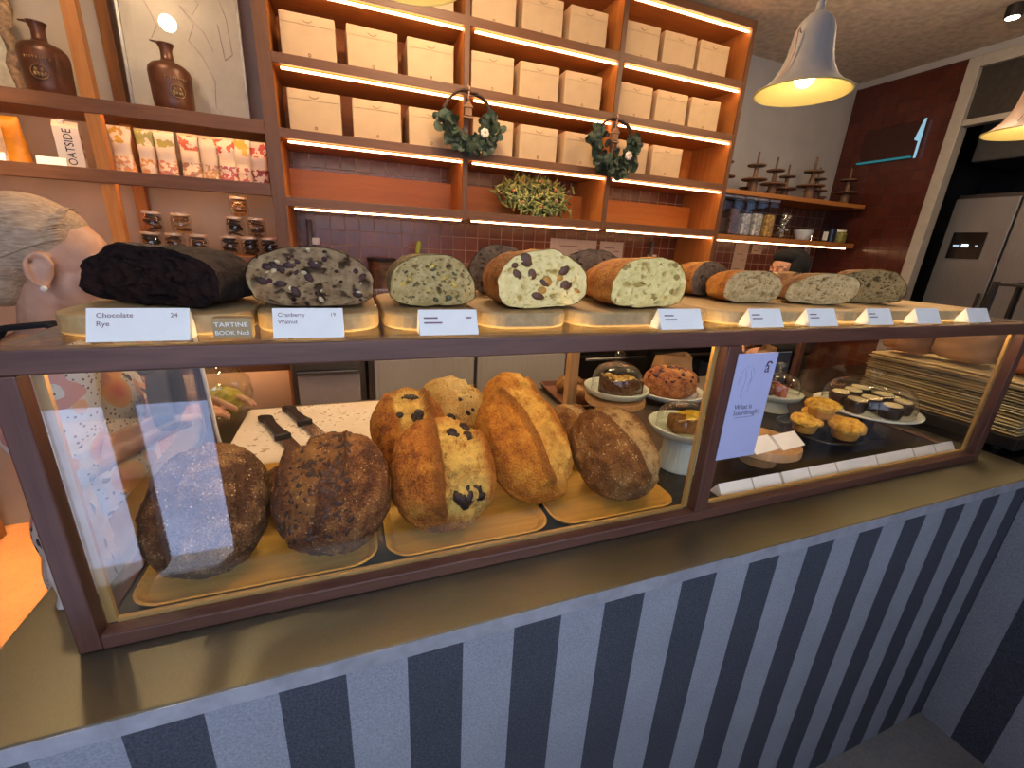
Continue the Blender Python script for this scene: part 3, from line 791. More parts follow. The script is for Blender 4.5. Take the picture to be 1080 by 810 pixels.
t, w, f = unit('undercounter_fridge', 'wide stainless undercounter fridge behind the golden loaves', 'fridge', .07, 1.28, M['steel_z'])
for a, b in ((-w/2+.03, -.02), (.0, w/2-.03)):
    d = G().box(a, b, f, f+.02, .12, .96).build('door', steel('fridge door %d' % int(100*a), '#c4bfb6', '#d8d3c9', (60, 60, 1), .36, .15), t, bevel=.006)
    e = G().box(a+.02, b-.02, f-.004, f, .14, .94).build('door_panel', steel('fridge panel %d' % int(100*a), '#bcb6ac', '#d6d0c6', (50, 50, 1), .34, .15), d, bevel=.003)
t, w, f = unit('black_oven', 'black glossy oven cabinet behind the cake stands', 'oven', 1.30, 2.50, M['dark'])
for a, b in ((-w/2+.03, -.02), (.0, w/2-.03)):
    d = G().box(a, b, f, f+.02, .12, .98).build('door', M['black_gloss'], t, bevel=.006)
    G().tube([(a+.05, f-.03, .9), (b-.05, f-.03, .9)], .01, 8).build('handle', M['steel'], d, smooth=True)
t = thing('steel_canister', 'dented steel canister with a dark rim on the white ledge', 'canister', (.20, 2.25, 1.1962))
G().lathe([(.075, 0), (.08, .01), (.08, .16), (.082, .165)], 24).build('canister_body', plain('coppery tin', '#8b6a58', .3, .7, var=.3), t, smooth='auto')
G().lathe([(.086, .165), (.088, .17), (.088, .182), (.08, .185)], 24).build('rim', M['black'], t, smooth='auto')
t = thing('green_spatula', 'lime green handled spatula standing upright behind the seeded loaf', 'spatula', (.39, 2.24, 1.1962), rot=(0, R(7), 0))
G().lathe([(.05, 0), (.055, .005), (.055, .12)], 20, caps=False).build('holder', M['steel'], t, smooth=True)
G().lathe([(.006, .02), (.008, .18)], 10).build('blade', M['steel'], t)
G().lathe([(.008, .18), (.013, .2), (.016, .27), (.012, .295), (.004, .30)], 14).build('grip', plain('lime plastic', '#a9b83a', .4), t, smooth=True)
for x, l in ((-.20, 'grey pole clipped to the wall beside the dark left upright'), (2.27, 'grey pole before the tiles left of the right upright')):
    t = thing('wall_pole', l, 'pole', (x, 2.36, 1.0))
    G().tube([(0, 0, -.01), (0, 0, .58)], .016, 12).build('pole', plain('grey pole ' + l[-5:], '#8f8a84', .4, .4), t, smooth=True)
    G().box(-.01, .05, -.012, .03, .44, .48).build('bracket', M['paper'], t, bevel=.003)

# ------------------------------------------------------------------ wreaths
def leafmat(name, a, b):
    n = NT(name); f = n.noise(30, None, 2); n.color(n.ramp(f, [(.3, lin(a)), (.7, lin(b))])).set(.6); return n.m
LMAT = leafmat('eucalyptus leaves', '#1f2c24', '#3f5038')
TW = plain('dark twig', '#4a3226', .8, var=.3, scale=60, bump=.4)
def leaf_ring(g, rad, a0, a1, n, rnd, size, spread, depth):
    for i in range(n):
        a = rnd.uniform(a0, a1); r_ = rad + rnd.gauss(0, spread)
        p = Vector((r_*math.cos(a), -.012 + rnd.uniform(-depth, depth*.3), r_*math.sin(a)))
        m = Matrix.Translation(p) @ Matrix.Rotation(rnd.uniform(0, 6.28), 4, 'Y') @ Matrix.Rotation(rnd.uniform(-.8, .8), 4, 'X') @ Matrix.Rotation(rnd.uniform(-.6, .6), 4, 'Z')
        s_ = size*rnd.uniform(.7, 1.2)
        V = [(0, 0, 0)]; k = 9
        for q in range(k):
            t_ = 2*PI*q/k; V.append((s_*.85*math.cos(t_), .004*math.cos(2*t_), s_*math.sin(t_)))
        g.add(V, [(0, 1+q, 1+(q+1) % k) for q in range(k)], m)
        g.add([(v[0], v[1]-.0012, v[2]) for v in V], [(0, 1+(q+1) % k, 1+q) for q in range(k)], m)
def wreath(loc, label, seed, a0, a1):
    rnd = random.Random(seed)
    t = thing('twig_wreath', label, 'wreath', loc, 0, 'hanging eucalyptus wreaths')
    R0 = .135
    for k in range(3):
        pts = [((R0+.006*math.sin(5*a+k*2))*math.cos(a), .006*math.cos(7*a+k*2.1), (R0+.006*math.cos(6*a+k))*math.sin(a)) for a in [2*PI*i/40 for i in range(40)]]
        G().tube(pts, .006, 6, closed=True).build('twig_hoop', TW, t, smooth=True)
    g = G(); leaf_ring(g, R0, a0, a1, 150 if seed > 5 else 105, rnd, .027, .027, .035); g.build('leaves', LMAT, t)
    g = G(); leaf_ring(g, R0-.02, a0, a1, 26, rnd, .02, .03, .02); g.build('dark_leaves', leafmat('dark leaves %d' % seed, '#191f1c', '#2c2a26'), t)
    g = G()
    for i in range(7):
        a = -1.0+.12*math.cos(i); g.sphere((.082+.014*math.cos(i*.9), -.05, -.062+.014*math.sin(i*.9)), (.012, .010, .012), 8, 6)
    g.build('cotton_boll', plain('cotton boll %d' % seed, '#dcccc0', .9), t, smooth=True)
    g = G()
    g.box(-.018, .018, -.012, .012, .02, .06).add([(-.026, -.016, .058), (.026, -.016, .058), (.026, .016, .058), (-.026, .016, .058), (0, -.016, .09), (0, .016, .09)], [(0, 1, 4), (2, 3, 5), (0, 4, 5, 3), (1, 2, 5, 4), (0, 3, 2, 1)]).box(-.026, .026, -.016, .016, .008, .016)
    g.build('bird_house', plain('little birch house %d' % seed, '#8a6648', .7), t)
    G().tube([(0, -.002, .088), (.002, -.006, .13), (.003, -.008, .152), (0, .004, .16)], .004, 8).build('hanging_loop', plain('pink ribbon %d' % seed, '#c79a80', .7), t, smooth=True)
wreath((.657, 1.965, 2.125), 'round eucalyptus wreath with a cotton boll hanging on the left middle upright', 3, PI*.98, PI*2.12)
wreath((1.578, 1.965, 2.115), 'leafier eucalyptus wreath with a cotton boll hanging on the right middle upright', 8, PI*.82, PI*2.12)
rnd = random.Random(4)
t = thing('evergreen_wreath', 'golden green wreath leaning in the empty middle cubby', 'wreath', (1.13, 2.10, 1.775), rot=(R(-28), 0, 0))
RA = []
gm_ = leafmat('olive sprigs', '#5d6a34', '#9a9a58')
g = G(); g2 = G(); g3 = G()
for i in range(620):
    a = rnd.uniform(0, 6.28); r_ = .118+rnd.gauss(0, .036)
    c = Vector((1.28*r_*math.cos(a), rnd.uniform(-.035, .02), .78*r_*math.sin(a)+.02))
    d = Vector((rnd.gauss(0, 1), rnd.gauss(0, .5), rnd.gauss(0, 1))).normalized()*.030
    (g if i % 3 else g2).tube([c-d, c+d*.2, c+d], [.004, .008, .002], 5)
for i in range(8):
    a = .4+.9*i; g3.sphere((.15*math.cos(a), -.035, .09*math.sin(a)+.02), (.013, .011, .012), 8, 6)
g.build('sprigs', gm_, t); g2.build('dark_sprigs', leafmat('deep sprigs', '#3a4a2a', '#5d6a3a'), t); g3.build('cones', plain('little cones', '#a06a48', .8, var=.3), t, smooth=True)
g = G().tube([(.16*math.cos(a), .0, .1*math.sin(a)+.02) for a in [2*PI*i/24 for i in range(24)]], .012, 7, closed=True); g.build('base_hoop', TW, t, smooth=True)
# ------------------------------------------------------------------ bread
def fbm(p, o=4):
    return mn.fractal(p, .9, 2.1, o)
def set_attr(o, name, vals):
    a = o.data.attributes.new(name, 'FLOAT', 'POINT'); a.data.foreach_set('value', vals)
def crust(name, dark, mid, light, open_c, speck=220, fleck=None, rough=.62, bias=0.0, char=None):
    n = NT(name)
    big = n.noise(11, None, 5, .6); med = n.noise(42, None, 4, .6); fine = n.noise(speck, None, 3, .7)
    h = n.math('ADD', n.math('ADD', n.math('MULTIPLY', big, .38), n.math('MULTIPLY', med, .24)), n.math('MULTIPLY', fine, .38))
    h = n.math('ADD', h, bias)
    c = n.ramp(h, [(.40, lin(dark)), (.5, lin(mid)), (.60, lin(light))])
    oc = n.ramp(n.math('ADD', n.math('MULTIPLY', med, .6), n.math('MULTIPLY', fine, .4)), [(.36, lin(mid)), (.5, lin(open_c)), (.66, tuple(min(1, x*1.18) for x in lin(open_c)[:3])+(1,))])
    c = n.mix(n.attr('open'), c, oc)
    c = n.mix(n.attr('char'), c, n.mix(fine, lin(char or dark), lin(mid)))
    if fleck:
        v = n.voro(150); c = n.mix(n.math('MULTIPLY', n.math('LESS_THAN', v, .22), n.math('GREATER_THAN', med, .5)), c, lin(fleck))
    n.color(c).set(rough, 0, .35)
    n.bump(n.math('ADD', fine, n.math('MULTIPLY', med, 1.2)), .95, .008)
    return n.m
def sstep(a, b, x):
    t = min(1, max(0, (x-a)/(b-a))); return t*t*(3-2*t)
def whole_loaf(label, mat, loc, rad, yaw, pitch, seed, scores, k=.75, lumps=None, nu=170, nv=116, chw=1.3, group='whole loaves inside the case', roll=0, sunk=.006):
    """scores: list of (centre line x as function of y in unit coordinates, half width, depth, ear side, y0, y1)"""
    rx, ry = rad; rz = rx*k
    t = thing('bread_loaf', label, 'bread', (0, 0, 0), 0, group)
    g = G().sphere((0, 0, 0), (1, 1, 1), nu, nv)
    op = []; ch = []; V = []
    sv = Vector((seed*3.1, seed*1.7, seed))
    for v in g.V:
        p = Vector(v)
        x, y, z = p
        # squarer plan, flat base
        n2 = p.copy()
        pw = 2.35; l = (abs(x)**pw+abs(y)**pw+abs(z)**pw)**(1/pw); q = p/l
        d = 0.055*fbm(p*1.3+sv, 3) + .030*fbm(p*4+sv, 3) + .018*fbm(p*11+sv, 3)
        o_ = 0; c_ = sstep(.1, .6, fbm(p*2.2+sv*2, 3))*.25
        for (fx, hw, dep, ear, y0, y1) in scores:
            if z > -.25:
                cx = fx(y) + .05*fbm(Vector((y*3, seed, 2)), 2)
                fade = sstep(y0, y0+.18, y)*(1-sstep(y1-.18, y1, y))*sstep(-.25, .1, z)
                u = (x-cx)/hw
                if abs(u) < 1.0:
                    inn = (1-sstep(.75, 1.0, abs(u)))
                    d += fade*inn*(-dep*.35 + .075*fbm(Vector((x*7, y*7, seed)), 4) - .06*sstep(.0, .9, u*ear)*(1-sstep(.9, 1.0, u*ear)))
                    o_ = max(o_, fade*inn)
                w = u*ear
                if .88 < w < 1.5: 
                    d += fade*dep*.42*(1-sstep(1.02, 1.5, w))*sstep(.86, 1.0, w)*(.7+.5*fbm(Vector((y*5, seed, 1)), 2))
                    c_ = max(c_, fade*.9*(1-sstep(1.0, chw, w)))
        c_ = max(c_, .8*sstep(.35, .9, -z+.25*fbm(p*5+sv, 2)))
        q = q*(1+d)
        z2 = q.z
        if z2 < -.78: z2 = -.78+(z2+.78)*.15
        V.append((q.x*rx, q.y*ry, z2*rz)); op.append(min(1, o_)); ch.append(min(1, c_))
    g.V = V
    body = g.build('crust', mat, t, smooth=True)
    set_attr(body, 'open', op); set_attr(body, 'char', ch)
    m = Matrix.Rotation(yaw, 4, 'Z') @ Matrix.Rotation(pitch, 4, 'X') @ Matrix.Rotation(roll, 4, 'Y')
    zmin = min((m @ Vector(v)).z for v in V)
    t.location = (loc[0], loc[1], loc[2]-zmin-sunk); t.rotation_euler = m.to_euler()
    if lumps:
        nm, lm, cnt, sz, reg = lumps
        rnd = random.Random(seed)
        me = body.data; cand = [i for i, v in enumerate(V) if reg(v[0]/rx, v[1]/ry, v[2]/rz)]
        g = G()
        for i in range(cnt):
            if cnt <= 20 and i: g.build(nm[:-1], lm, t, smooth=True); g = G()
            v = Vector(V[rnd.choice(cand)]); s_ = sz*rnd.uniform(.5, 1.25)
            nrm = Vector((v.x/rx**2, v.y/ry**2, v.z/rz**2)).normalized()
            mm = Matrix.Translation(v-nrm*s_*.25) @ nrm.to_track_quat('Z', 'X').to_matrix().to_4x4() @ Matrix.Rotation(rnd.uniform(0, 6.28), 4, 'Z')
            gg = G().sphere((0, 0, 0), (s_*rnd.uniform(.6, 1.3), s_*rnd.uniform(.5, .9), s_*rnd.uniform(.4, .7)), 9, 7)
            gg.V = [tuple(Vector(a)*(1+.25*mn.noise(Vector(a)*180+sv))) for a in gg.V]
            g.add(gg.V, gg.F, mm)
        g.build(nm if cnt > 20 else nm[:-1], lm, t, smooth=True)
    return t
C_dark = crust('seeded dark crust', '#2b1911', '#644228', '#a98052', '#6d482c', 320, '#c9a878', bias=.01, char='#1c1110')
C_nut = crust('nut bread crust', '#301b12', '#74472a', '#b07c46', '#94683a', 300, '#c9a870', bias=.01, char='#2a1813')
C_gold = crust('golden fruit crust', '#7a4018', '#bf7426', '#dc9c40', '#f0c868', 260, None, bias=.0, char='#4a2817')
C_gold2 = crust('orange golden crust', '#9a5218', '#cf8226', '#e6a440', '#f2bc58', 240, None, bias=.01, char='#552e1a')
C_bran = crust('bran crust', '#6b4022', '#98652f', '#b98a4e', '#d2ae72', 340, '#d8bd8a', bias=.0, char='#5a3520')
fruit = plain('dark fruit lumps', '#2c1a16', .5, var=.5, scale=90)
nuts = plain('toasted nut pieces', '#8f6a3f', .6, var=.45, scale=80, bump=.4)
dn = plain('dark nut pieces', '#4a2e1e', .6, var=.5, scale=80, bump=.4)
TR = .972
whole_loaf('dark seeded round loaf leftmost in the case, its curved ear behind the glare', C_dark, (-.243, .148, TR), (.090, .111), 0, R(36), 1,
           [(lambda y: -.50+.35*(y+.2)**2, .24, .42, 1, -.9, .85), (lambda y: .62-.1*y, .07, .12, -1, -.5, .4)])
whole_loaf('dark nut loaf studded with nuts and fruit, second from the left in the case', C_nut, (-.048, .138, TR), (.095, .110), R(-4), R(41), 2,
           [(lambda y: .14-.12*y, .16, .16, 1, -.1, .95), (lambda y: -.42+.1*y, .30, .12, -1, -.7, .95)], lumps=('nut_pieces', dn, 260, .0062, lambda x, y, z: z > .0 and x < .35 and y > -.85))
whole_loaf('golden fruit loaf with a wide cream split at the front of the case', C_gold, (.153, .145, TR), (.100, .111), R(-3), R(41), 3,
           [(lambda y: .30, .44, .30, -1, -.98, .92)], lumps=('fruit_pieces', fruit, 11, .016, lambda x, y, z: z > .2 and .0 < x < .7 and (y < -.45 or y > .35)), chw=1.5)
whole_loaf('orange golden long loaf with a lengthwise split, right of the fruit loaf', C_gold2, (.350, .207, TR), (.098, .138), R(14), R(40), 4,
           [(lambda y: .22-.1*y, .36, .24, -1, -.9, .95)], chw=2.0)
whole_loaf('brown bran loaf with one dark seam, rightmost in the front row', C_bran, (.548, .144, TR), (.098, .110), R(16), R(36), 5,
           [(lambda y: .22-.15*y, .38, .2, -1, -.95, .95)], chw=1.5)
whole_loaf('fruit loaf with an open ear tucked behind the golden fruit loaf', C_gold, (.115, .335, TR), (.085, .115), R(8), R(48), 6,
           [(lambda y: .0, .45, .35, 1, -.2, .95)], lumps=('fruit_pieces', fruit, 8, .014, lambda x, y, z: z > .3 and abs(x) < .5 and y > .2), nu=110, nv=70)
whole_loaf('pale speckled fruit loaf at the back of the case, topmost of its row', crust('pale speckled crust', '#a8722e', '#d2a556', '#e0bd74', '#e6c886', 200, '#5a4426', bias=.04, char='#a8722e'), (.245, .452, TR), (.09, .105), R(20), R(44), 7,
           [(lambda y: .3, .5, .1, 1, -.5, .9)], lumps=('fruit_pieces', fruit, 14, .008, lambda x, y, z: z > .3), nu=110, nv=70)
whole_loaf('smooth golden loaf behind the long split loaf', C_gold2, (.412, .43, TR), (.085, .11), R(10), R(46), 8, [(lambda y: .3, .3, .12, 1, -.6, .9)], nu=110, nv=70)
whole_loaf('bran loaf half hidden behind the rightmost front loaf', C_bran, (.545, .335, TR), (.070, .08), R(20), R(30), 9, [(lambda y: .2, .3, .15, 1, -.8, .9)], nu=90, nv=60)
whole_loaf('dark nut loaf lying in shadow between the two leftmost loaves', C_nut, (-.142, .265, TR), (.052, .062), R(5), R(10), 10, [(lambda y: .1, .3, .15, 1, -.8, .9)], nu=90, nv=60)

# cut loaves on the boards
def crumb(name, base, dark, holes, scale=60, thr=.2, spots=None, sthr=.16, sscale=40):
    n = NT(name)
    f = n.noise(70, None, 4); v = n.voro(scale, n.map((1, 1, 1.25))); msk = n.noise(16, None, 3)
    c = n.ramp(f, [(.3, lin(dark)), (.65, lin(base))])
    hole = n.math('MULTIPLY', n.math('LESS_THAN', v, thr), n.math('GREATER_THAN', msk, .47))
    c = n.mix(hole, c, lin(holes))
    if spots:
        for i, s_ in enumerate(spots):
            v2 = n.voro(sscale*(1+.3*i), n.map((1, 1, 1), loc=(i*3.3, 1.1*i, 2)))
            c = n.mix(n.math('LESS_THAN', v2, sthr), c, lin(s_))
    c = n.mix(n.math('MULTIPLY', n.attr('pit'), .8), c, lin(holes))
    n.color(c).set(.9, 0, .2)
    n.bump(n.math('ADD', n.math('MULTIPLY', hole, -1.2), f), .8, .005)
    return n.m
def half_loaf(label, cmat, kmat, loc, w, h, depth, rz, seed, fruits=None, asym=0.0, holes=0, rough=1.0, group='cut loaves on the boards', lift=.002):
    t = thing('cut_loaf', label, 'bread', (loc[0], loc[1], loc[2]+lift), rz, group)
    N = 110; Mr = 26
    sv = Vector((seed*2.3, seed*5.1, 0))
    def ring(s, y):
        P = []
        for i in range(N):
            a = 2*PI*i/N; ca, sa = math.cos(a), math.sin(a)
            x = w/2*math.copysign(abs(ca)**.82, ca)
            z = (h*.60*abs(sa)**.92 if sa > 0 else -h*.40*abs(sa)**.45)
            x += asym*z
            q = Vector((x*s, y, z*(s if sa > 0 else s**.35)))
            nn = rough**.5*fbm(Vector((x*20, y*20, z*20))+sv, 4)
            q.x *= 1+.075*nn; q.z = q.z*(1+.085*nn)
            P.append((q.x, q.y, q.z + h*.40))
        return P
    V = []; F = []; op = []; ch = []
    for j in range(Mr+1):
        tt = j/Mr; y = depth*math.sin(tt*PI/2); s = max(.02, math.cos(tt*PI/2)**.62 if tt < 1 else .02)
        V += ring(s, y)
        for i in range(N):
            a = 2*PI*i/N
            op.append(.6*sstep(.25, .0, abs(a-PI*.5-.2)) if tt < .85 else 0)
            ch.append(.75*sstep(.1, -.5, math.sin(a))+.35*sstep(.2, .6, mn.noise(Vector(V[j*N+i])*30+sv)))
    for j in range(Mr):
        for i in range(N):
            k = (i+1) % N; F.append((j*N+i, j*N+k, (j+1)*N+k, (j+1)*N+i))
    F.append(tuple(Mr*N+i for i in range(N)))
    g = G(); g.add(V, F)
    o = g.build('crust', cmat, t, smooth=True); set_attr(o, 'open', op); set_attr(o, 'char', ch)
    base = [Vector(p) for p in V[:N]]; cen = Vector((0, 0, h*.42))
    V2 = []; F2 = []; K = 40; pit = []
    for k in range(K):
        s = 1-k/K
        for p in base:
            q = cen+(p-cen)*s*.985
            dd = .0030*rough*fbm(Vector((q.x*70, q.z*70, seed)), 4); pv_ = 0
            for hs, th, dp in ((holes or 60, .30 if holes else .42, .009), ((holes or 60)*2.3, .36, .005), ((holes or 60)*4, .40, .003)):
                hn = mn.noise(Vector((q.x*hs, q.z*hs*1.25, seed*2.0+hs)))
                if hn > th:
                    e_ = sstep(th, th+.16, hn); dd += dp*e_; pv_ = max(pv_, e_)
            pit.append(pv_*sstep(0, .08, k/K))
            V2.append((q.x, (-.0022+dd) if k > 0 else .001, q.z))
    for k in range(K-1):
        for i in range(N):
            m_ = (i+1) % N; F2.append((k*N+m_, k*N+i, (k+1)*N+i, (k+1)*N+m_))
    c_i = len(V2); V2.append((cen.x, -.002, cen.z)); pit.append(0)
    for i in range(N): F2.append(((K-1)*N+(i+1) % N, (K-1)*N+i, c_i))
    g = G(); g.add(V2, F2); ko = g.build('crumb', kmat, t, smooth=True); set_attr(ko, 'pit', pit)
    if fruits:
        for nm, fm, cnt, sz in fruits:
            rnd = random.Random(seed*7+cnt); g = G()
            for i in range(cnt):
                if i: g.build(nm[:-1] if nm.endswith('s') else nm, fm, t, smooth=True); g = G()
                a = rnd.uniform(0, 2*PI); r_ = math.sqrt(rnd.random())*.86
                x = w/2*r_*math.cos(a); z = h*.45+h*.5*r_*math.sin(a)
                s_ = sz*rnd.uniform(.45, 1.25)
                gg = G().sphere((0, 0, 0), (s_, .0022, s_*rnd.uniform(.45, .8)), 10, 6, Matrix.Translation((x+asym*(z-.4*h), -.0022, z)) @ Matrix.Rotation(rnd.uniform(-1, 1), 4, 'Y'))
                g.add(gg.V, gg.F)
            g.build(nm[:-1] if nm.endswith('s') else nm, fm, t, smooth=True)
    return t
BZ = 1.398
K_choc = crumb('black chocolate crumb', '#2a1610', '#120907', '#060303', 70, .22)
K_cran = crumb('fruit nut crumb', '#a1865f', '#77593c', '#3a2418', 62, .2, ['#4a2a30', '#d8c79a'], .15, 38)
K_seed = crumb('seeded crumb', '#c2aa72', '#a0864c', '#705c34', 90, .16, ['#4f4a2c', '#cfc08a'], .13, 95)
K_white = crumb('cream crumb', '#f8df9a', '#e8cd80', '#b8974e', 48, .18)
K_open = crumb('open pale crumb', '#f7df94', '#e2c674', '#a8894a', 40, .28)
K_grain = crumb('grainy crumb', '#d2b680', '#b4955c', '#86683a', 100, .2, ['#6e5a34'], .14, 120)
K_grey = crumb('grey brown crumb', '#8c7355', '#6c563d', '#463624', 60, .2)
C_choc = crust('black cocoa crust', '#150d0b', '#2c1b15', '#57483a', '#6a5a48', 260, None, bias=-.02, char='#0e0807')
ocm = plain('orange fruit', '#c88a2e', .5, var=.3, scale=80)
half_loaf('black chocolate half loaf on the leftmost board', C_choc, K_choc, (-.244, .10, BZ), .195, .076, .14, R(-28), 1, asym=.1, holes=40, rough=2.4)
half_loaf('fruit and nut half loaf, second from the left on the boards', crust('fruit nut crust', '#2c1c16', '#543a2a', '#7d6048', '#6a4f3a', 240, None, bias=-.02, char='#2a1a16'), K_cran, (-.05, .085, BZ), .166, .084, .13, R(-3), 2,
          [('fruit_pieces', plain('dark red fruit', '#43261f', .7, var=.5, scale=90), 15, .0075), ('nut_pieces', plain('pale walnut', '#cdb98c', .6, var=.2), 9, .0052)], holes=55)
half_loaf('pale seeded half loaf, third from the left, below the green handle', crust('seeded crust', '#6b5636', '#9a8250', '#b7a06a', '#b7a06a', 240, '#d6c690', bias=0, char='#5a4630'), K_seed, (.125, .09, BZ), .135, .080, .12, R(2), 3,
          [('olive_pieces', plain('olive pieces', '#5a5a38', .5, var=.4), 9, .005), ('cheese_pieces', plain('golden cubes', '#d0b04a', .5), 7, .0055)])
half_loaf('cream half loaf with brown fruit, before the wide notice', C_gold, K_white, (.306, .068, BZ), .170, .094, .15, R(4), 4, [('fruit_pieces', plain('brown fig', '#6a4022', .5, var=.4), 8, .011), ('orange_fruit', ocm, 4, .010)], asym=-.05)
half_loaf('open crumbed white half loaf with golden side crust', C_gold2, K_open, (.520, .066, BZ), .178, .090, .15, R(6), 5, holes=46, asym=.04)
half_loaf('dark half loaf standing in shade behind the cream fruit loaf, on its left', crust('brown side crust', '#3c281c', '#6a4a34', '#8a6a4c', '#6a4a34', 240, None, char='#3a261c'), K_grey, (.288, .262, BZ), .12, .098, .10, R(-25), 6)
half_loaf('grey half loaf standing behind, between the cream loaf and the white loaf', crust('grey side crust', '#54402a', '#7d6140', '#957752', '#7d6140', 240, None, char='#4a3a2a'), K_grey, (.498, .24, BZ), .15, .098, .10, R(-18), 7)
half_loaf('orange crusted half loaf turned away, first right of the white loaf', C_gold2, K_grey, (.865, .275, BZ), .15, .084, .11, R(12), 8)
half_loaf('rounded half loaf with a pale greyish face before the hooded person', C_gold2, K_grain, (.875, .15, BZ), .165, .072, .11, R(-4), 9)
half_loaf('small dark based half loaf between the two grainy loaves', C_bran, K_grey, (1.13, .245, BZ), .12, .068, .10, R(22), 10)
half_loaf('grainy half loaf with a pointed crust, second from the right end', C_bran, K_grain, (1.07, .125, BZ), .17, .074, .10, R(-20), 11, asym=.3)
half_loaf('speckled grainy half loaf at the right end of the boards', C_bran, crumb('speckled crumb', '#a98f5c', '#8a6f42', '#4f3c22', 80, .22, ['#5a4528'], .15, 110), (1.285, .15, BZ), .185, .085, .11, R(-24), 12, holes=60)

# boards under the cut loaves
def bread_board(x0, x1, y0, y1, label, rz=0, lo=.0):
    w = x1-x0; d = y1-y0; r_ = .04
    pts = []
    for cx, cy, a0 in ((w/2-r_, d/2-r_, 0), (-w/2+r_, d/2-r_, 90), (-w/2+r_*1.3, -d/2+r_*1.3, 180), (w/2-r_*1.3, -d/2+r_*1.3, 270)):
        rr = r_ if a0 < 180 else r_*1.3
        for k in range(7):
            a = R(a0+15*k); pts.append((cx+rr*math.cos(a), cy+rr*math.sin(a)))
    o = G().prism(pts, .026).build('bread_board', M['board'], bevel=.004)
    o.location = ((x0+x1)/2, (y0+y1)/2, 1.3712); o.rotation_euler = (0, 0, rz)
    tag(o, label, 'board', 'wooden boards on the case top')
for i, (a, b, y1) in enumerate([(-.335, -.127, .27), (-.122, .040, .29), (.046, .185, .29), (.190, .352, .38), (.358, .66, .36), (.672, .98, .42), (.99, 1.62, .40)]):
    bread_board(a, b, .034, y1, 'wooden board under the ' + ['black chocolate half loaf', 'fruit and nut half loaf', 'pale seeded half loaf', 'cream fruit half loaf', 'white and grey half loaves', 'orange crusted and rounded half loaves', 'three rightmost half loaves'][i])
# ------------------------------------------------------------------ price cards, sign, book
GZ = 1.3712
def tent(x0, x1, y, z, h, d, label, lines=None, group='white folded price cards', name='price_card', rz=0):
    w = x1-x0
    t = thing(name, label, 'card', ((x0+x1)/2, y, z), rz, group)
    a = .0012
    V = [(-w/2, 0, 0), (w/2, 0, 0), (w/2, d/2, h), (-w/2, d/2, h), (-w/2, d, 0), (w/2, d, 0)]
    g = G().add(V, [(0, 1, 2, 3), (5, 4, 3, 2), (1, 0, 4, 5), (0, 3, 4), (1, 5, 2)])
    g.build('folded_card', M['paper'], t)
    tilt = math.atan2(h, d/2)
    def on(u, s): return (u, d/2*s/h - .0004 if h else 0, s)
    if isinstance(lines, int):
        for q in range(lines):
            sz = .022-.0065*(q % 2); u0 = -.036 if q < 2 else .026
            o_ = G().box(0, [.020, .026, .008][q], -.0003, .0003, 0, .0022).build('faint_print', M['ink'], t)
            o_.location = (u0, (d/2)*(sz/h)-.0007, sz); o_.rotation_euler = (tilt-PI/2, 0, 0)
    elif lines:
        for body, u, s, size in lines:
            text(body, size, M['ink'], t, (u, (d/2)*(s/h)-.0007, s), (tilt, 0, 0), 'lettering', depth=.0001)
    return t
tent(-.281, -.183, .006, GZ, .036, .034, 'folded price card reading Chocolate Rye, leftmost on the case top', [('Chocolate', -.04, .026, .0082), ('Rye', -.04, .017, .0082), ('24', .03, .026, .0075)])
tent(-.094, -.010, .004, GZ, .036, .034, 'folded price card reading Cranberry Walnut, second from the left', [('Cranberry', -.036, .026, .0075), ('Walnut', -.036, .0175, .0075), ('19', .026, .026, .007)])
tent(.09, .176, .002, GZ, .034, .034, 'folded price card before the pale seeded half loaf', 3)
for i, (a, b, l) in enumerate([(.508, .602, 'folded price card below the white open crumbed half loaf'), (.72, .806, 'folded price card right above the middle post of the case'), (.88, .966, 'folded price card before the small dark based half loaf'),
                    (1.07, 1.152, 'folded price card below the speckled loaf at the right end'), (1.245, 1.335, 'warm lit folded price card, second from the right end'), (1.455, 1.55, 'warm lit folded price card at the right end of the case top')]):
    tent(a, b, .003, GZ, .034, .036, l, 2 if i < 4 else None)
for i, (a, b) in enumerate([(.79, .893), (.897, .988), (.998, 1.09), (1.095, 1.195), (1.2, 1.362), (1.368, 1.53), (1.537, 1.635), (1.64, 1.735)]):
    tent(a, b, .037, .9572, .03, .04, 'blank card along the right compartment front, %s from the middle post' % ['first', 'second', 'third', 'fourth', 'long fifth', 'long sixth', 'seventh', 'last'][i], None, 'white cards inside the right compartment', 'label_card')
sg = thing('paper_sign', 'lilac white paper sign asking What is Sourdough, taped beside the middle post', 'sign', (.748, -.0026, 1.093))
SW, SH = .106, .229
slp = plain('lilac white sign paper', '#b3b4d2', .65, var=.015)
G().box(-SW/2, SW/2, -.0008, .0008, 0, SH).build('sheet', slp, sg)
pi = plain('plum ink', '#5b3550', .7)
text('What is\nSourdough?', .0152, plain('grey plum ink', '#5f586c', .7), sg, (-.034, -.0010, .112), (PI/2, 0, 0), 'lettering', depth=.0002, space=.85)
text('a', .034, pi, sg, (.024, -.0010, .188), (PI/2, 0, 0), 'logo_letter', depth=.0002)
G().tube([(.028, -.001, .2035), (.030, -.001, .209), (.036, -.001, .2105), (.041, -.001, .207)], .0018, 6).build('logo_mark', pi, sg)
G().box(-.028, .026, -.0012, -.0008, .093, .0945).build('printed_line', plain('grey ink', '#8f8da3', .7), sg)
g = G()
g.tube([(-.038, -.001, .165), (-.036, -.001, .19), (-.022, -.001, .203), (-.008, -.001, .2), (0, -.001, .188), (-.006, -.001, .17), (-.01, -.001, .15), (-.02, -.001, .148)], .0007, 5)
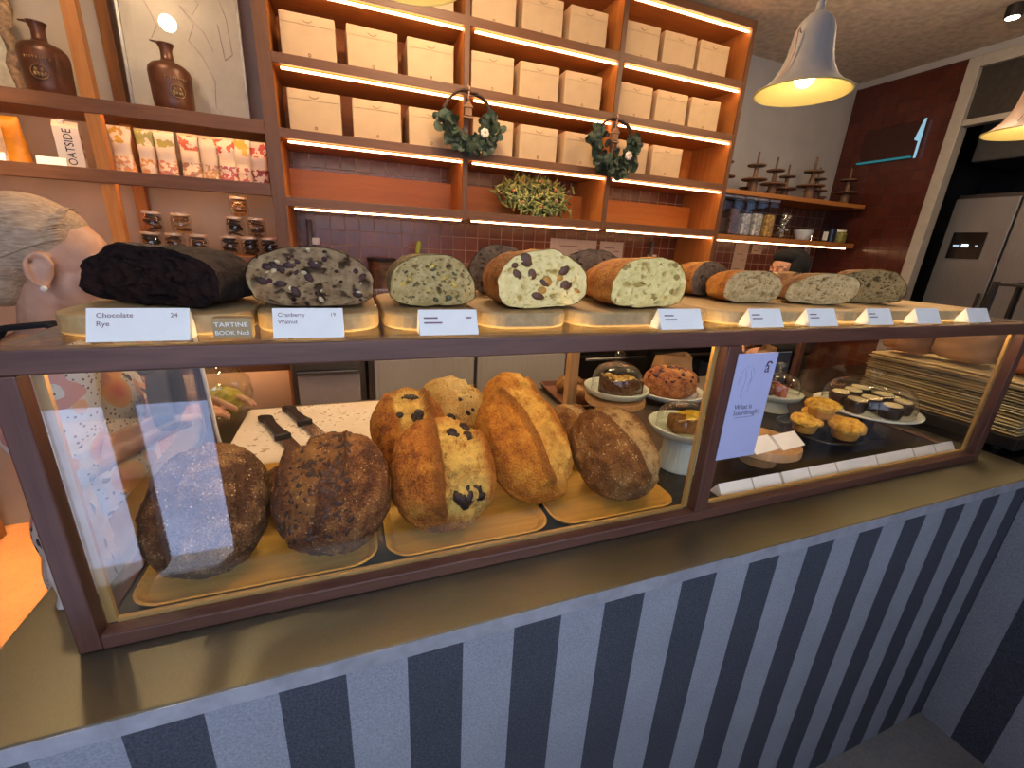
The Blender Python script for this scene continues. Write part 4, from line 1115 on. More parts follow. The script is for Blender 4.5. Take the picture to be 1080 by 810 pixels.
g.tube([(-.024, -.001, .195), (-.02, -.001, .175), (-.024, -.001, .155), (-.026, -.001, .14), (-.018, -.001, .136)], .0007, 5)
g.tube([(-.012, -.001, .195), (-.006, -.001, .178), (-.014, -.001, .16)], .0007, 5)
g.build('line_drawing', plain('pale lilac ink', '#a3a2c4', .7), sg)
t = thing('small_book', 'tan book spine with two lines of lettering beside the leftmost price card', 'book', (-.139, .012, GZ))
G().box(-.021, .021, 0, .018, 0, .025).build('cover', plain('tan book cloth', '#a98e62', .7), t, bevel=.001)
text('TARTINE', .0078, M['paper'], t, (-.019, -.0004, .0145), name='lettering', width=.036, depth=.0002)
text('BOOK No3', .0075, M['paper'], t, (-.019, -.0004, .0045), name='lettering', width=.036, depth=.0002)

# ------------------------------------------------------------------ trays, cutting board, knives
CZ = .9572
def rrect(w, d, r_, k=8):
    P = []
    for cx, cy, a0 in ((w/2-r_, d/2-r_, 0), (-w/2+r_, d/2-r_, 90), (-w/2+r_, -d/2+r_, 180), (w/2-r_, -d/2+r_, 270)):
        for i in range(k+1):
            a = R(a0+90*i/k); P.append((cx+r_*math.cos(a), cy+r_*math.sin(a)))
    return P
def tray(x0, x1, y0, y1, z, label, mat, rim=.014, r_=.045, group=None, name='bread_tray', rz=0):
    w, d = x1-x0, y1-y0
    g = G(); rings = []
    for ins, zz in ((.012, 0), (0, rim), (.004, rim+.001), (.016, .006)):
        rings.append([(x, y, zz) for x, y in rrect(w-2*ins, d-2*ins, r_-ins*.6)])
    n = len(rings[0]); V = sum(rings, []); F = [tuple(range(n-1, -1, -1))]
    for k in range(3):
        for i in range(n):
            j = (i+1) % n; F.append((k*n+i, k*n+j, (k+1)*n+j, (k+1)*n+i))
    F.append(tuple(3*n+i for i in range(n)))
    o = g.add(V, F).build(name, mat)
    o.location = ((x0+x1)/2, (y0+y1)/2, z); o.rotation_euler = (0, 0, rz)
    return tag(o, label, 'tray', group)
tg = 'yellow wooden trays inside the case'
tray(-.335, .020, .036, .455, CZ, 'yellow wooden tray under the two dark loaves', M['tray'], group=tg)
tray(.034, .352, .036, .47, CZ, 'yellow wooden tray under the golden fruit loaf and the long split loaf', M['tray'], group=tg)
tray(.362, .665, .036, .45, CZ, 'yellow wooden tray under the bran loaf', M['tray'], group=tg)
tray(.70, .93, .63, .93, CZ-.011, 'dark wooden tray of rolls behind the back post', M['dark_tray'], rim=.022, r_=.02, name='roll_tray', rz=R(-4))
cbm = NT('stained white cutting board'); f = cbm.noise(9, None, 5); sp = cbm.noise(90, None, 2)
cbm.color(cbm.mix(cbm.math('MULTIPLY', cbm.math('GREATER_THAN', sp, .62), cbm.math('GREATER_THAN', f, .5)), cbm.ramp(f, [(.3, lin('#dccab0')), (.7, lin('#e9dfcc'))]), lin('#a98560'))).set(.55)
o = G().prism([(x, y) for x, y in rrect(.92, .385, .012)], .016).build('cutting_board', cbm.m, bevel=.002)
o.location = (.14, .668, .9463); tag(o, 'large crumb speckled white cutting board behind the trays with two knives', 'cutting board')
# (the board rests on the counter behind the case floor)
bl = steel('knife blade', '#8c857b', '#c9c4ba', (6, 60, 6), .2)
def knife(a, b, c, label):
    a, b, c = Vector(a), Vector(b), Vector(c)
    t = thing('bread_knife', label, 'knife', tuple(b), math.atan2((c-b).y, (c-b).x), 'black handled bread knives')
    L = (c-b).length; H = (b-a).length
    g = G()
    pts = []; w = .011
    top = [(-H, .012), (-H+.012, .018), (-H*.6, .011), (-H*.25, .012), (-.006, .018), (0, .02)]
    bot = [(0, -.016), (-.008, -.024), (-.016, -.014), (-H*.5, -.013), (-H*.85, -.012), (-H-.006, -.020), (-H-.012, -.008)]
    g.prism(top+bot, .018)
    g.build('handle', M['black'], t, bevel=.004)
    g = G().prism([(-.002, .017), (L*.6, .016), (L, .012), (L+.004, -.004), (L*.97, -.016), (-.002, -.015)], .002, Matrix.Translation((0, 0, .006)))
    g.build('blade', bl, t)
    return t
kz = CZ+.0055
knife((-.259, .755, kz), (-.19, .60, kz), (-.115, .43, kz), 'black handled bread knife nearer the woman, blade slipping under the nut loaf')
knife((-.207, .82, kz), (-.143, .69, kz), (-.075, .54, kz), 'black handled bread knife farther right, lying toward the fridge')

# ------------------------------------------------------------------ cakes, stands and domes
def fluted_plate(loc, r_, label, base=None, mat=M['green_ceramic'], name='fluted_stand', cat='cake stand'):
    t = thing(name, label, cat, loc)
    G().lathe([(r_*.55, 0), (r_*.9, .012), (r_, .03), (r_*1.0, .033), (r_*.93, .032), (r_*.82, .016), (r_*.2, .012)], 96, flute=48, amp=.012, mat=Matrix.Translation((0, 0, base or 0))).build('plate', mat, t, smooth=True)
    if base: G().lathe([(r_*.62, 0), (r_*.62, .004), (r_*.5, base*.5), (r_*.52, base+.002)], 96, flute=32, amp=.02).build('foot', mat, t, smooth=True)
    return t
def dome(loc, r_, h, label, knob=.014):
    t = thing('glass_dome', label, 'glass dome', loc)
    pr = [(r_, 0), (r_*1.0, h*.35), (r_*.95, h*.6), (r_*.8, h*.82), (r_*.5, h*.96), (.006, h)]
    G().lathe(pr, 48, caps=False).build('dome', M['dome'], t, smooth=True)
    G().lathe([(.006, h), (knob*.6, h+.006), (knob*.55, h+.012), (knob*1.1, h+.022), (knob*1.15, h+.03), (knob*.8, h+.037), (.002, h+.039)], 24, caps=False).build('knob', M['dome'], t, smooth=True)
    g = G().tube([(r_*math.cos(2*PI*i/48), r_*math.sin(2*PI*i/48), .002) for i in range(48)], .0018, 6, closed=True); g.build('rim', M['dome'], t, smooth=True)
    return t
# wooden pedestal, celadon plate, dome, chocolate cake
P1 = (.795, .515)
def pedestal(loc, r_, h, cr, label):
    t = thing('wooden_pedestal', label, 'cake stand', loc)
    G().lathe([(cr*1.0, 0), (cr*1.03, .004), (cr*.98, h-.025)], 28).build('column', M['stand_wood'], t, smooth='auto')
    G().lathe([(r_*.92, h-.025), (r_, h-.02), (r_, h-.004), (r_*.97, h)], 48).build('top_disc', M['stand_wood'], t, smooth='auto')
pedestal((P1[0], P1[1], CZ), .096, .0895, .04, 'wooden pedestal carrying the celadon plate of chocolate cake')
fluted_plate((P1[0], P1[1], CZ+.090), .103, 'celadon fluted plate on the wooden pedestal under a dome', None, name='fluted_plate', cat='plate')
dome((P1[0], P1[1], CZ+.090+.0185), .080, .092, 'glass dome over the chocolate cake behind the bran loaf')
chm = plain('chocolate sponge', '#5e3a22', .85, var=.4, scale=90, bump=.6)
cut = plain('cut cake face', '#a0713f', .85, var=.3, scale=90, bump=.5)
t = thing('chocolate_cake', 'chocolate cake with golden crumble under the small dome', 'cake', (P1[0]-.004, P1[1]-.008, CZ+.090+.0128), R(30))
arc = [(0, 0)] + [(.058*math.cos(R(a)), .058*math.sin(R(a))) for a in range(80, 371, 10)]
G().prism(arc, .055).build('sponge', chm, t, bevel=.004)
G().box(.003, .05, .0, .0025, .003, .05, Matrix.Rotation(R(10), 4, 'Z')).build('cut_face', cut, t)
g = G(); rnd = random.Random(2)
for i in range(46):
    a = R(rnd.uniform(100, 300)); r_ = .052*math.sqrt(rnd.random()); s_ = rnd.uniform(.004, .008); g.sphere((r_*math.cos(a), r_*math.sin(a), .056+.004*rnd.random()), (s_, s_*.8, s_*.7), 7, 5)
g.build('crumble', plain('golden crumble', '#d9b155', .7, var=.2), t, smooth=True)
t = thing('cake_slice', 'slice of chocolate cake leaning beside the cake under the small dome', 'cake', (P1[0]+.030, P1[1]-.030, CZ+.090+.0128), R(-20))
G().prism([(0, 0), (.042, -.008), (.042, .02), (0, .012)], .046).build('sponge', chm, t, bevel=.003)

# round glazed loaf on a white plate
PL2 = (1.16, .68)
t = fluted_plate((PL2[0], PL2[1], CZ+.0003), .135, 'white plate under the round fruit bun behind the stands', None, M['white_enamel'], 'serving_plate', 'plate')
whole_loaf('round orange bun with dark fruit crust on the white plate', crust('bun crust', '#6e3a26', '#a8653a', '#c98a50', '#cf9a5a', 160, None, bias=.03, char='#8a4a36'), (PL2[0], PL2[1], CZ+.0160), (.100, .092), R(10), 0, 21, [(lambda y: .1, .4, .05, 1, -.8, .8)], k=.62,
           lumps=('fruit_pieces', plain('plum fruit', '#5a2a2a', .5, var=.4), 60, .011, lambda x, y, z: z > .35), nu=80, nv=50, group='round buns')
# celadon footed stand with yellow iced loaf
P2 = (.805, .205)
fluted_plate((P2[0], P2[1], CZ), .094, 'celadon fluted footed stand beside the middle post', .088)
dome((P2[0], P2[1], CZ+.088+.0185), .074, .068, 'low glass dome over the yellow iced cake beside the middle post')
t = thing('iced_cake', 'brown loaf cake with bright yellow icing under the low dome', 'cake', (P2[0], P2[1], CZ+.088+.0128), R(-20))
G().prism(rrect(.086, .056, .012), .04).build('sponge', plain('ginger sponge', '#8a6030', .85, var=.3, scale=80, bump=.5), t, bevel=.006)
g = G().grid(lambda u, v: (-.01+.054*u-.006*math.sin(v*9), -.03+.06*v, .041+.012*math.sin(PI*u)*math.sin(PI*v)**.5+.003*math.sin(20*u+14*v)), 20, 20)
g.build('icing', plain('yellow icing', '#e3c23a', .4, var=.1), t, smooth=True)
# pedestal with two cards
pedestal((1.045, .165, CZ), .098, .066, .046, 'wooden pedestal with two white cards right of the sign')
for i, (a, b) in enumerate([(.945, 1.035), (1.04, 1.135)]):
    tent(a, b, .10, CZ+.0665, .026, .075, 'large white card on the wooden pedestal, the %s one' % ['left', 'right'][i], None, 'cards on the wooden pedestal', 'label_card', R(6))
# celadon dish and dome with slices behind the sign
P3 = (1.475, .475)
fluted_plate((P3[0], P3[1], CZ), .092, 'celadon fluted dish with cake slices behind the sign', .040)
dome((P3[0], P3[1], CZ+.040+.0185), .078, .085, 'glass dome over the cake slices behind the sign')
for i, (dx, dy, c) in enumerate([(-.03, .01, '#7d5232'), (.012, -.012, '#a8604a'), (.022, .03, '#6e482e')]):
    t = thing('cake_slice', ['brown cake slice, left under the dome behind the sign', 'rosy cake slice in front under the dome behind the sign', 'brown cake slice at the back under the dome behind the sign'][i], 'cake', (P3[0]+dx, P3[1]+dy, CZ+.040+.0128), R(20+50*i), 'slices under the rear dome')
    G().prism([(-.024, -.012), (.024, -.016), (.024, .014), (-.024, .012)], .042).build('sponge', plain('slice sponge %d' % i, c, .85, var=.35, scale=90, bump=.5), t, bevel=.003)
    G().box(-.022, .022, -.0, .004, .0425, .047).build('glaze', plain('slice glaze %d' % i, '#c98a78', .3), t, bevel=.002)
# egg muffins on dark glass plate
P4 = (1.39, .235)
t = thing('glass_plate', 'dark clear glass plate holding the yellow egg muffins', 'plate', (P4[0], P4[1], CZ))
G().lathe([(.05, 0), (.055, .004), (.06, .018), (.118, .026), (.122, .03), (.112, .03), (.05, .022)], 56).build('plate', glass('smoked glass', (.45, .47, .48, 1), .08, .8), t, smooth=True)
mc = crust('egg muffin', '#a8601e', '#d99a2a', '#ecc04a', '#f0cc5a', 90, None, bias=.03, char='#b0702a')
mb = plain('egg muffin side', '#c98f3a', .6, var=.25, scale=50, bump=.3)
def muffin(loc, s, label, k):
    t = thing('egg_muffin', label, 'muffin', loc, k*1.3, 'yellow egg muffins')
    G().lathe([(.026*s, 0), (.030*s, .004), (.037*s, .034*s)], 28).build('side', mb, t, smooth='auto')
    g = G().sphere((0, 0, .036*s), (.045*s, .045*s, .020*s), 40, 24)
    g.V = [tuple(Vector(v)+Vector((0, 0, 1))*.006*fbm(Vector(v)*45+Vector((k*7, 0, 0)), 3)+Vector((v[0], v[1], 0))*.12*fbm(Vector(v)*28+Vector((k*3, 1, 0)), 2)) for v in g.V]
    o = g.build('crown', mc, t, smooth=True); set_attr(o, 'open', [.35]*len(g.V)); set_attr(o, 'char', [0.0]*len(g.V))
mz = CZ+.0305
muffin((1.395, .165, mz), 1.12, 'yellow egg muffin at the front of the glass plate', 1)
muffin((1.315, .235, mz), 1.0, 'yellow egg muffin at the left of the glass plate', 2)
muffin((1.415, .265, mz), 1.05, 'yellow egg muffin at the back of the glass plate', 3)
muffin((1.355, .225, mz+.050), 1.05, 'yellow egg muffin stacked on top of the others', 4)
# large plate of dark cakes
P5 = (1.59, .235)
BPZ = 1.035
t = thing('cake_plate', 'large white footed plate of dark cakes at the right of the case', 'plate', (P5[0], P5[1], CZ))
G().lathe([(.07, 0), (.072, .005), (.035, .02), (.035, BPZ-CZ+.002)], 32).build('foot', M['black_gloss'], t, smooth='auto')
G().lathe([(.08, BPZ-CZ), (.13, BPZ-CZ+.004), (.146, BPZ-CZ+.010), (.148, BPZ-CZ+.014), (.142, BPZ-CZ+.015), (.12, BPZ-CZ+.0085), (.02, BPZ-CZ+.007)], 64).build('plate', M['white_enamel'], t, smooth=True)
dome((P5[0], P5[1], BPZ+.0095), .127, .095, 'wide glass dome over the dark cakes with cream tops', .02)
dk = plain('dark chocolate cake', '#2a1a16', .5, var=.4, scale=60, bump=.4)
ct_ = plain('cream topping', '#e0cf9e', .5, var=.06)
CKL = ['front left', 'front right', 'middle left', 'middle', 'middle right', 'back left', 'back middle', 'back right']
for i, (dx, dy) in enumerate([(-.03, -.085), (.05, -.07), (-.085, -.015), (-.012, -.015), (.075, .0), (-.055, .055), (.015, .06), (.07, .07)]):
    t = thing('chocolate_cupcake', 'dark chocolate cupcake with a flat cream top, %s under the wide dome' % CKL[i], 'cake', (P5[0]+dx, P5[1]+dy, BPZ+.0085 if abs(dx)+abs(dy) < .13 else BPZ+.0105), i*.7, 'dark cupcakes under the wide dome')
    G().lathe([(.023, 0), (.027, .003), (.033, .03), (.030, .037), (.012, .040)], 24).build('sponge', dk, t, smooth='auto')
    G().lathe([(.02, .0385), (.024, .041), (.022, .045), (.01, .047)], 20, Matrix.Scale(1.15, 4, (1, 0, 0))).build('cream_top', ct_, t, smooth='auto')

# rolls on dark tray
for i, (x, y, s) in enumerate([(.775, .73, .045), (.855, .70, .04), (.80, .83, .05)]):
    whole_loaf('small brown roll on the dark tray, %s' % ['front left', 'front right beside the pedestal', 'back'][i], C_bran, (x, y, CZ-.0035), (s, s*1.1), i, 0, 30+i, [(lambda y: 0, .3, .1, 1, -.7, .7)], k=.8, nu=40, nv=26, group='brown rolls')
# kraft bags behind
kr = plain('kraft paper', '#b08a5c', .8, var=.12, scale=12, bump=.3)
kd = plain('kraft shade', '#6e5238', .8, var=.2)
def kraft(loc, w, h, d, rot, label, grp=None):
    t = thing('kraft_bag', label, 'paper bag', loc, 0, grp, rot=rot)
    g = G()
    g.grid(lambda u, v: ((w/2*(1+.03*math.sin(5*v)))*max(-1, min(1, 1.35*math.cos(2*PI*u))), d/2*max(-1, min(1, 1.35*math.sin(2*PI*u)))*(1-.35*v)+.004*math.sin(9*u+7*v), h*v+.006*math.sin(4*PI*u)*v), 41, 14)
    g.build('bag_body', kr, t, smooth=True)
    g = G().box(-w*.46, w*.46, -d*.4, d*.4, 0, .003); g.build('bag_base', kr, t)
    return t
kraft((1.80, .80, CZ-.011), .15, .16, .08, (0, 0, R(25)), 'open kraft bag standing behind the round bun')
kraft((1.32, .86, CZ-.011), .16, .13, .09, (0, 0, R(-10)), 'small kraft bag behind the white plate')
o = G().box(-.13, .13, -.004, .004, 0, .16).build('blue_folder', plain('denim blue card', '#55637e', .7), bevel=.002); o.location = (1.72, .72, CZ-.0108)
tag(o, 'denim blue folder standing behind the wide dome', 'folder')
# stack of paper bags at the right end
rnd = random.Random(12)
bm1 = plain('buff paper bag', '#c2a86c', .75, var=.1, scale=10); bm2 = plain('straw paper bag', '#dcc486', .75, var=.1, scale=10); bm3 = plain('olive buff bag', '#8a774a', .75, var=.1, scale=10)
NB = 18
t = thing('black_stand', 'low black stand under the tall stack of paper bags', 'stand', (2.12, .235, .9462))
G().box(-.19, .19, -.25, .25, .012, .053).build('slab', M['black'], t, bevel=.003)
for x in (-.16, .16):
    for y in (-.2, .2): G().lathe([(.014, 0), (.014, .013)], 12, Matrix.Translation((x, y, 0))).build('foot', M['dark'], t)
def bend(u, v, k, top): return 0
for k in range(NB):
    z0 = 1.0012 + .0094*k
    dx = rnd.uniform(-.012, .012); am = .006*math.sin(k*.9)
    g = G()
    def P(u, v, up, dx=dx, k=k):
        y = .0+.47*v; x = 1.955+.34*u+dx
        z = z0+.004*math.sin(PI*v*1.0+.4)*(k/NB)+.0012*math.sin(9*v+k)+(.0042 if up else 0) - .0*u
        return (x, y, z)
    nu, nv = 3, 20
    g.grid(lambda u, v: P(u, v, 1), nu, nv); b0 = len(g.V)
    g.grid(lambda u, v: P(u, v, 0), nu, nv)
    g.F = g.F[:(nu-1)*(nv-1)] + [tuple(reversed(f)) for f in g.F[(nu-1)*(nv-1):]]
    for j in range(nv-1):
        g.F.append((j*nu, (j+1)*nu, b0+(j+1)*nu, b0+j*nu)); g.F.append(((j+1)*nu+nu-1, j*nu+nu-1, b0+j*nu+nu-1, b0+(j+1)*nu+nu-1))
    for i in range(nu-1):
        g.F.append((i+1, i, b0+i, b0+i+1)); g.F.append(((nv-1)*nu+i, (nv-1)*nu+i+1, b0+(nv-1)*nu+i+1, b0+(nv-1)*nu+i))
    o = g.build('flat_paper_bag', [bm1, bm2, bm3, bm2][k % 4], org=(2.12, .235, z0))
    tag(o, 'buff flat paper bag in the tall stack right of the case', 'paper bag', 'flat paper bags stacked right of the case')
    if k == NB-1: o['label'] = 'buff flat paper bag topmost in the stack right of the case'; o['group'] = 'flat paper bags stacked right of the case'
zt = 1.0012+.0094*NB+.006
for i, (x, y, w, h, rz, l) in enumerate([(2.05, .39, .16, .11, 75, 'crumpled brown bag at the far end of the bag stack'), (2.08, .235, .19, .13, 85, 'large brown bag lying in the middle of the bag stack'), (2.10, .06, .19, .14, 95, 'brown bag on the near end of the bag stack')]):
    t = thing('brown_bag', l, 'paper bag', (x, y, zt), R(rz), 'brown bags on the stack')
    g = G().sphere((0, 0, h/2), (w/2, .09, h/2), 40, 24)
    V = []
    for v in g.V:
        p = Vector(v); q = Vector((p.x/(w/2), p.y/.09, (p.z-h/2)/(h/2))); l4 = (abs(q.x)**4+abs(q.y)**4+abs(q.z)**4)**.25
        q = q/l4*.9; q *= 1+.07*fbm(q*2.2+Vector((i*5, 0, 0)), 4); q *= 1+.05*fbm(q*7+Vector((i*3, 2, 0)), 3); V.append((q.x*w/2, q.y*.09, q.z*h/2+h*.45))
    zm = min(v[2] for v in V); g.V = [(a, b, c-zm) for a, b, c in V]
    g.build('bag_body', plain('brown bag paper %d' % i, ['#9a6a44', '#a67a50', '#a0623c'][i], .8, var=.18, scale=14, bump=.4), t, smooth=True)
    G().box(-w*.42, w*.42, -.03, .03, h*.9, h*.9+.006, Matrix.Rotation(R(4), 4, 'X')).build('folded_flap', kd, t, bevel=.002)
# ------------------------------------------------------------------ people
def remesh(o, vs, smooth=6, sub=0):
    m = o.modifiers.new('skin', 'REMESH'); m.mode = 'VOXEL'; m.voxel_size = vs; m.use_smooth_shade = True
    s = o.modifiers.new('soft', 'SMOOTH'); s.iterations = smooth; s.factor = .5
    dg = bpy.context.evaluated_depsgraph_get()
    me = bpy.data.meshes.new_from_object(o.evaluated_get(dg))
    o.modifiers.clear(); mats = list(o.data.materials); o.data = me
    me.materials.clear()
    for x in mats: me.materials.append(x)
    me.polygons.foreach_set('use_smooth', [True]*len(me.polygons))
    return o
def skinmat(name, c1, c2):
    n = NT(name); f = n.noise(40, None, 4); g = n.noise(8, None, 3)
    n.color(n.ramp(n.math('ADD', n.math('MULTIPLY', f, .4), n.math('MULTIPLY', g, .6)), [(.35, lin(c1)), (.65, lin(c2))])).set(.5)
    n.b.inputs['Subsurface Weight'].default_value = .08; n.b.inputs['Subsurface Radius'].default_value = (.012, .005, .003)
    n.bump(n.noise(300, None, 2), .12, .001); return n.m
def head_parts(g, m):
    """m maps the head frame (x forward, y left, z up, origin mid head) into the body"""
    def S(c, r): g.sphere((0, 0, 0), (1, 1, 1), 26, 18, m @ Matrix.Translation(c) @ Matrix.Diagonal((*r, 1)))
    def Cp(p, q, a, b): g.capsule(m @ Vector(p), m @ Vector(q), a, b, 12)
    S((-.018, 0, .038), (.098, .073, .084))
    S((.030, 0, .028), (.062, .060, .068))
    S((.034, 0, -.030), (.058, .055, .075))
    S((.028, 0, -.068), (.058, .046, .038))
    S((.066, 0, -.094), (.024, .026, .020))
    for s in (-1, 1):
        S((.060, s*.036, -.022), (.030, .024, .028))
        Cp((.085, s*.012, .030), (.068, s*.046, .027), .011, .010)
        S((.0785, s*.031, .010), (.0145, .0165, .0125))
        S((.0, s*.074, -.006), (.018, .007, .028)); S((.004, s*.077, -.034), (.009, .007, .010))
        ear = [m @ Vector((-.002+.020*math.cos(a)-.004*math.sin(a), s*(.082+.004*math.cos(a+2.6)), -.004+.031*math.sin(a))) for a in [R(20+20*q) for q in range(14)]]
        for e0, e1 in zip(ear[:-1], ear[1:]): g.capsule(e0, e1, .0046, .0046, 8)
        S((.107, s*.011, -.030), (.011, .008, .007))
    Cp((.090, 0, .018), (.112, 0, -.022), .0095, .0115)
    S((.112, 0, -.026), (.012, .011, .010))
    S((.092, 0, -.053), (.013, .022, .0065)); S((.088, 0, -.066), (.013, .019, .0075))
def hand(g, wrist, fwd, side, palm_n, curl=.6, flip=1):
    """fwd: towards the fingers, side: towards the thumb, palm_n: out of the palm"""
    w = Vector(wrist); f = Vector(fwd).normalized(); n = Vector(palm_n); n = (n-f*n.dot(f)).normalized(); s = f.cross(n)*flip
    base = w+f*.012
    for k in range(4):
        off_ = s*(.027-.018*k)
        g.capsule(base+off_*.6, w+f*(.082-.003*abs(k-1.3))+off_, .014, .0105, 10)
    L = [.068, .078, .072, .055]
    for k in range(4):
        off_ = s*(.027-.018*k); p = w+f*(.080-.003*abs(k-1.3))+off_; d = (f+s*(.10-.07*k)).normalized(); a = .35*curl
        for j, fr_ in enumerate((.45, .32, .23)):
            d = (d*math.cos(a)+n*math.sin(a)).normalized(); q = p+d*L[k]*fr_
            g.capsule(p, q, .0092-.0009*j, .0086-.0009*j, 9); p = q; a = .55*curl
    p = w+f*.028+s*.026; d = (f*.65+s*.75+n*.3).normalized()
    for j, l in enumerate((.036, .030, .025)):
        q = p+d*l; g.capsule(p, q, .0125-.0014*j, .011-.0014*j, 10); p = q; d = (d*.85+f*.25+n*.25).normalized()
def human(name, label, origin, yaw, H, skin, arms, lean=.12, head_pitch=0, head_yaw=0, headpos=None):
    t = thing(name, label, 'person', origin, yaw)
    k = H/1.62
    g = G()
    pel = Vector((0, 0, .86))*k; che = Vector((lean*.62, 0, 1.17))*k; nb = Vector((lean*1.0, 0, 1.335))*k
    hc = Vector(headpos) if headpos else nb+Vector((.065, 0, .145))*k
    hm = Matrix.Translation(hc) @ Matrix.Rotation(head_yaw, 4, 'Z') @ Matrix.Rotation(head_pitch, 4, 'Y') @ Matrix.Scale(k*1.05, 4)
    def S(c, r): g.sphere(tuple(c), tuple(x*k for x in r), 28, 18)
    S(pel, (.125, .165, .12)); S(pel.lerp(che, .4), (.108, .140, .16)); S(che, (.118, .155, .17)); S(che.lerp(nb, .6), (.09, .165, .085))
    g.capsule(che.lerp(nb, .5), nb+Vector((.0, 0, .02)), .085*k, .055*k); g.capsule(nb, hm @ Vector((-.012, 0, -.062)), .052*k, .050*k)
    for s in (-1, 1):
        hip = pel+Vector((0, s*.085, -.03))*k; kn = Vector((.03, s*.09, .47))*k; an = Vector((-.01, s*.095, .085))*k
        g.capsule(hip, kn, .092*k, .060*k); g.capsule(kn, an, .058*k, .038*k); g.capsule(an+Vector((-.02, 0, -.045))*k, an+Vector((.14, 0, -.058))*k, .036*k, .030*k)
    for (sh, el, wr, hd) in arms:
        g.capsule(sh, el, .052*k, .042*k); g.capsule(el, wr, .042*k, .027*k)
        if hd: hand(g, wr, *hd)
    head_parts(g, hm)
    b = g.build('body', skin, t); remesh(b, .0040, 4)
    return t, hm, (pel, che, nb, k)

sk1 = skinmat('fair skin', '#b98567', '#d3a384')
yaw = R(20)
def arm(sh, el, wr, hd=None): return (Vector(sh), Vector(el), Vector(wr), hd)
AR = [arm((.0, -.160, 1.28), (-.03, -.185, 1.06), (.165, -.10, 1.11), ((1, .55, -.05), (0, 1, 0), (.1, .3, -1), .7, 1)),
      arm((.0, .160, 1.28), (.09, .20, 1.05), (.225, .06, 1.10), ((1, -.1, .0), (0, -1, 0), (.1, -.3, -1), .8, -1))]
w1, hm, (pel, che, nb, k) = human('person', 'silver haired woman in a patterned blouse bagging bread left of the case', (-.625, .66, FZ), yaw, 1.58, sk1, AR, lean=-.02, head_pitch=R(10), head_yaw=R(-8), headpos=(.020, -.006, 1.476))
# hair: cap, swept back sides and a low twist
def hairmat(name, a, b):
    n = NT(name); v = n.map((9, 60, 60)); f = n.noise(4, v, 5, .6)
    n.color(n.ramp(f, [(.3, lin(a)), (.7, lin(b))])).set(.55, 0, .3); n.bump(f, .6, .004); return n.m
hr = hairmat('silver blond hair', '#93785c', '#cdae8e')
g = G()
def HS(c, r): g.sphere((0, 0, 0), (1, 1, 1), 28, 20, hm @ Matrix.Translation(c) @ Matrix.Diagonal((*r, 1)))
HS((-.036, 0, .050), (.098, .081, .088)); HS((-.072, 0, .010), (.062, .077, .075)); HS((-.078, 0, -.045), (.048, .062, .055)); HS((-.004, 0, .084), (.060, .062, .042))
HS((-.112, 0, -.025), (.035, .048, .045)); HS((-.03, 0, .060), (.088, .083, .06))
hair = g.build('hair', hr, w1); remesh(hair, .0045, 3)
g = G(); rnd = random.Random(5)
for i in range(70):
    s_ = rnd.choice((-1, 1)); a0 = rnd.uniform(.1, 1.3)
    pts = []
    for q in range(9):
        u = q/8
        x = .030-.142*u+.01*math.sin(3*u); ang = a0*(1-.25*u)+.55*u
        y = s_*(.079*math.sin(ang)*(1-.25*u**2)+.004); z = .038+.088*math.cos(ang)*(1-.15*u)-.075*u**1.7
        pts.append(hm @ Vector((x, y, z)))
    g.tube(pts, [.0006, .0022, .0026, .0028, .0028, .0026, .0022, .0016, .0006], 5)
g.build('hair_strands', hr, w1, smooth=True)
for s_ in (-1, 1): G().sphere(tuple(hm @ Vector((.004, s_*.088, -.040))), .0062, 12, 8).build('pearl_earring', plain('pearl', '#e8ddd0', .2), w1, smooth=True)
for s_ in (-1, 1):
    g = G(); g.tube([hm @ Vector((.097, s_*.014, .036)), hm @ Vector((.094, s_*.030, .042)), hm @ Vector((.078, s_*.047, .036))], [.002, .0032, .0012], 6)
    g.build('eyebrow', hairmat('brow hair', '#7a5e48', '#94765a'), w1, smooth=True)
g = G()
for s_ in (-1, 1):
    g.tube([hm @ Vector((.0935, s_*.020, .005)), hm @ Vector((.0945, s_*.031, .0035)), hm @ Vector((.086, s_*.044, .006))], [.0008, .0018, .001], 6)
g.build('eyelid_line', plain('lash line', '#3a2a24', .6), w1, smooth=True)
g = G(); g.sphere((0, 0, 0), (1, 1, 1), 16, 8, hm @ Matrix.Translation((.0985, 0, -.0595)) @ Matrix.Diagonal((.006, .019, .007, 1))); g.build('lips', plain('soft lips', '#a8605a', .45), w1, smooth=True)
# clothes
def bl_mat():
    n = NT('patterned blouse')
    base = lin('#cfc8b8')
    v1 = n.voro(95); v2 = n.voro(38, n.map((1, 1, 1), loc=(.3, .1, 0))); big = n.noise(7, None, 2); b2 = n.noise(6, n.map((1, 1, 1), loc=(4, 2, 1)), 2)
    c = n.mix(n.math('LESS_THAN', v1, .26), base, lin('#4a4442'))
    z1 = n.math('GREATER_THAN', big, .54)
    c2 = n.mix(n.math('LESS_THAN', v2, .36), lin('#d6d0c2'), lin('#1f2024'))
    c = n.mix(z1, c, c2)
    fl_ = n.voro(8.5, n.map((1, 1, 1), loc=(.33, .21, .1)))
    c = n.mix(n.math('LESS_THAN', fl_, .34), c, n.ramp(fl_, [(.05, lin('#c4585a')), (.2, lin('#d98a62')), (.34, lin('#e0a86a'))]))
    c = n.mix(n.math('GREATER_THAN', b2, .63), c, lin('#c98a7a'))
    n.color(c).set(.8); n.bump(n.noise(20, None, 3), .3, .006); return n.m
g = G()
def TS(c, r): g.sphere(tuple(c), tuple(x*k for x in r), 30, 20)
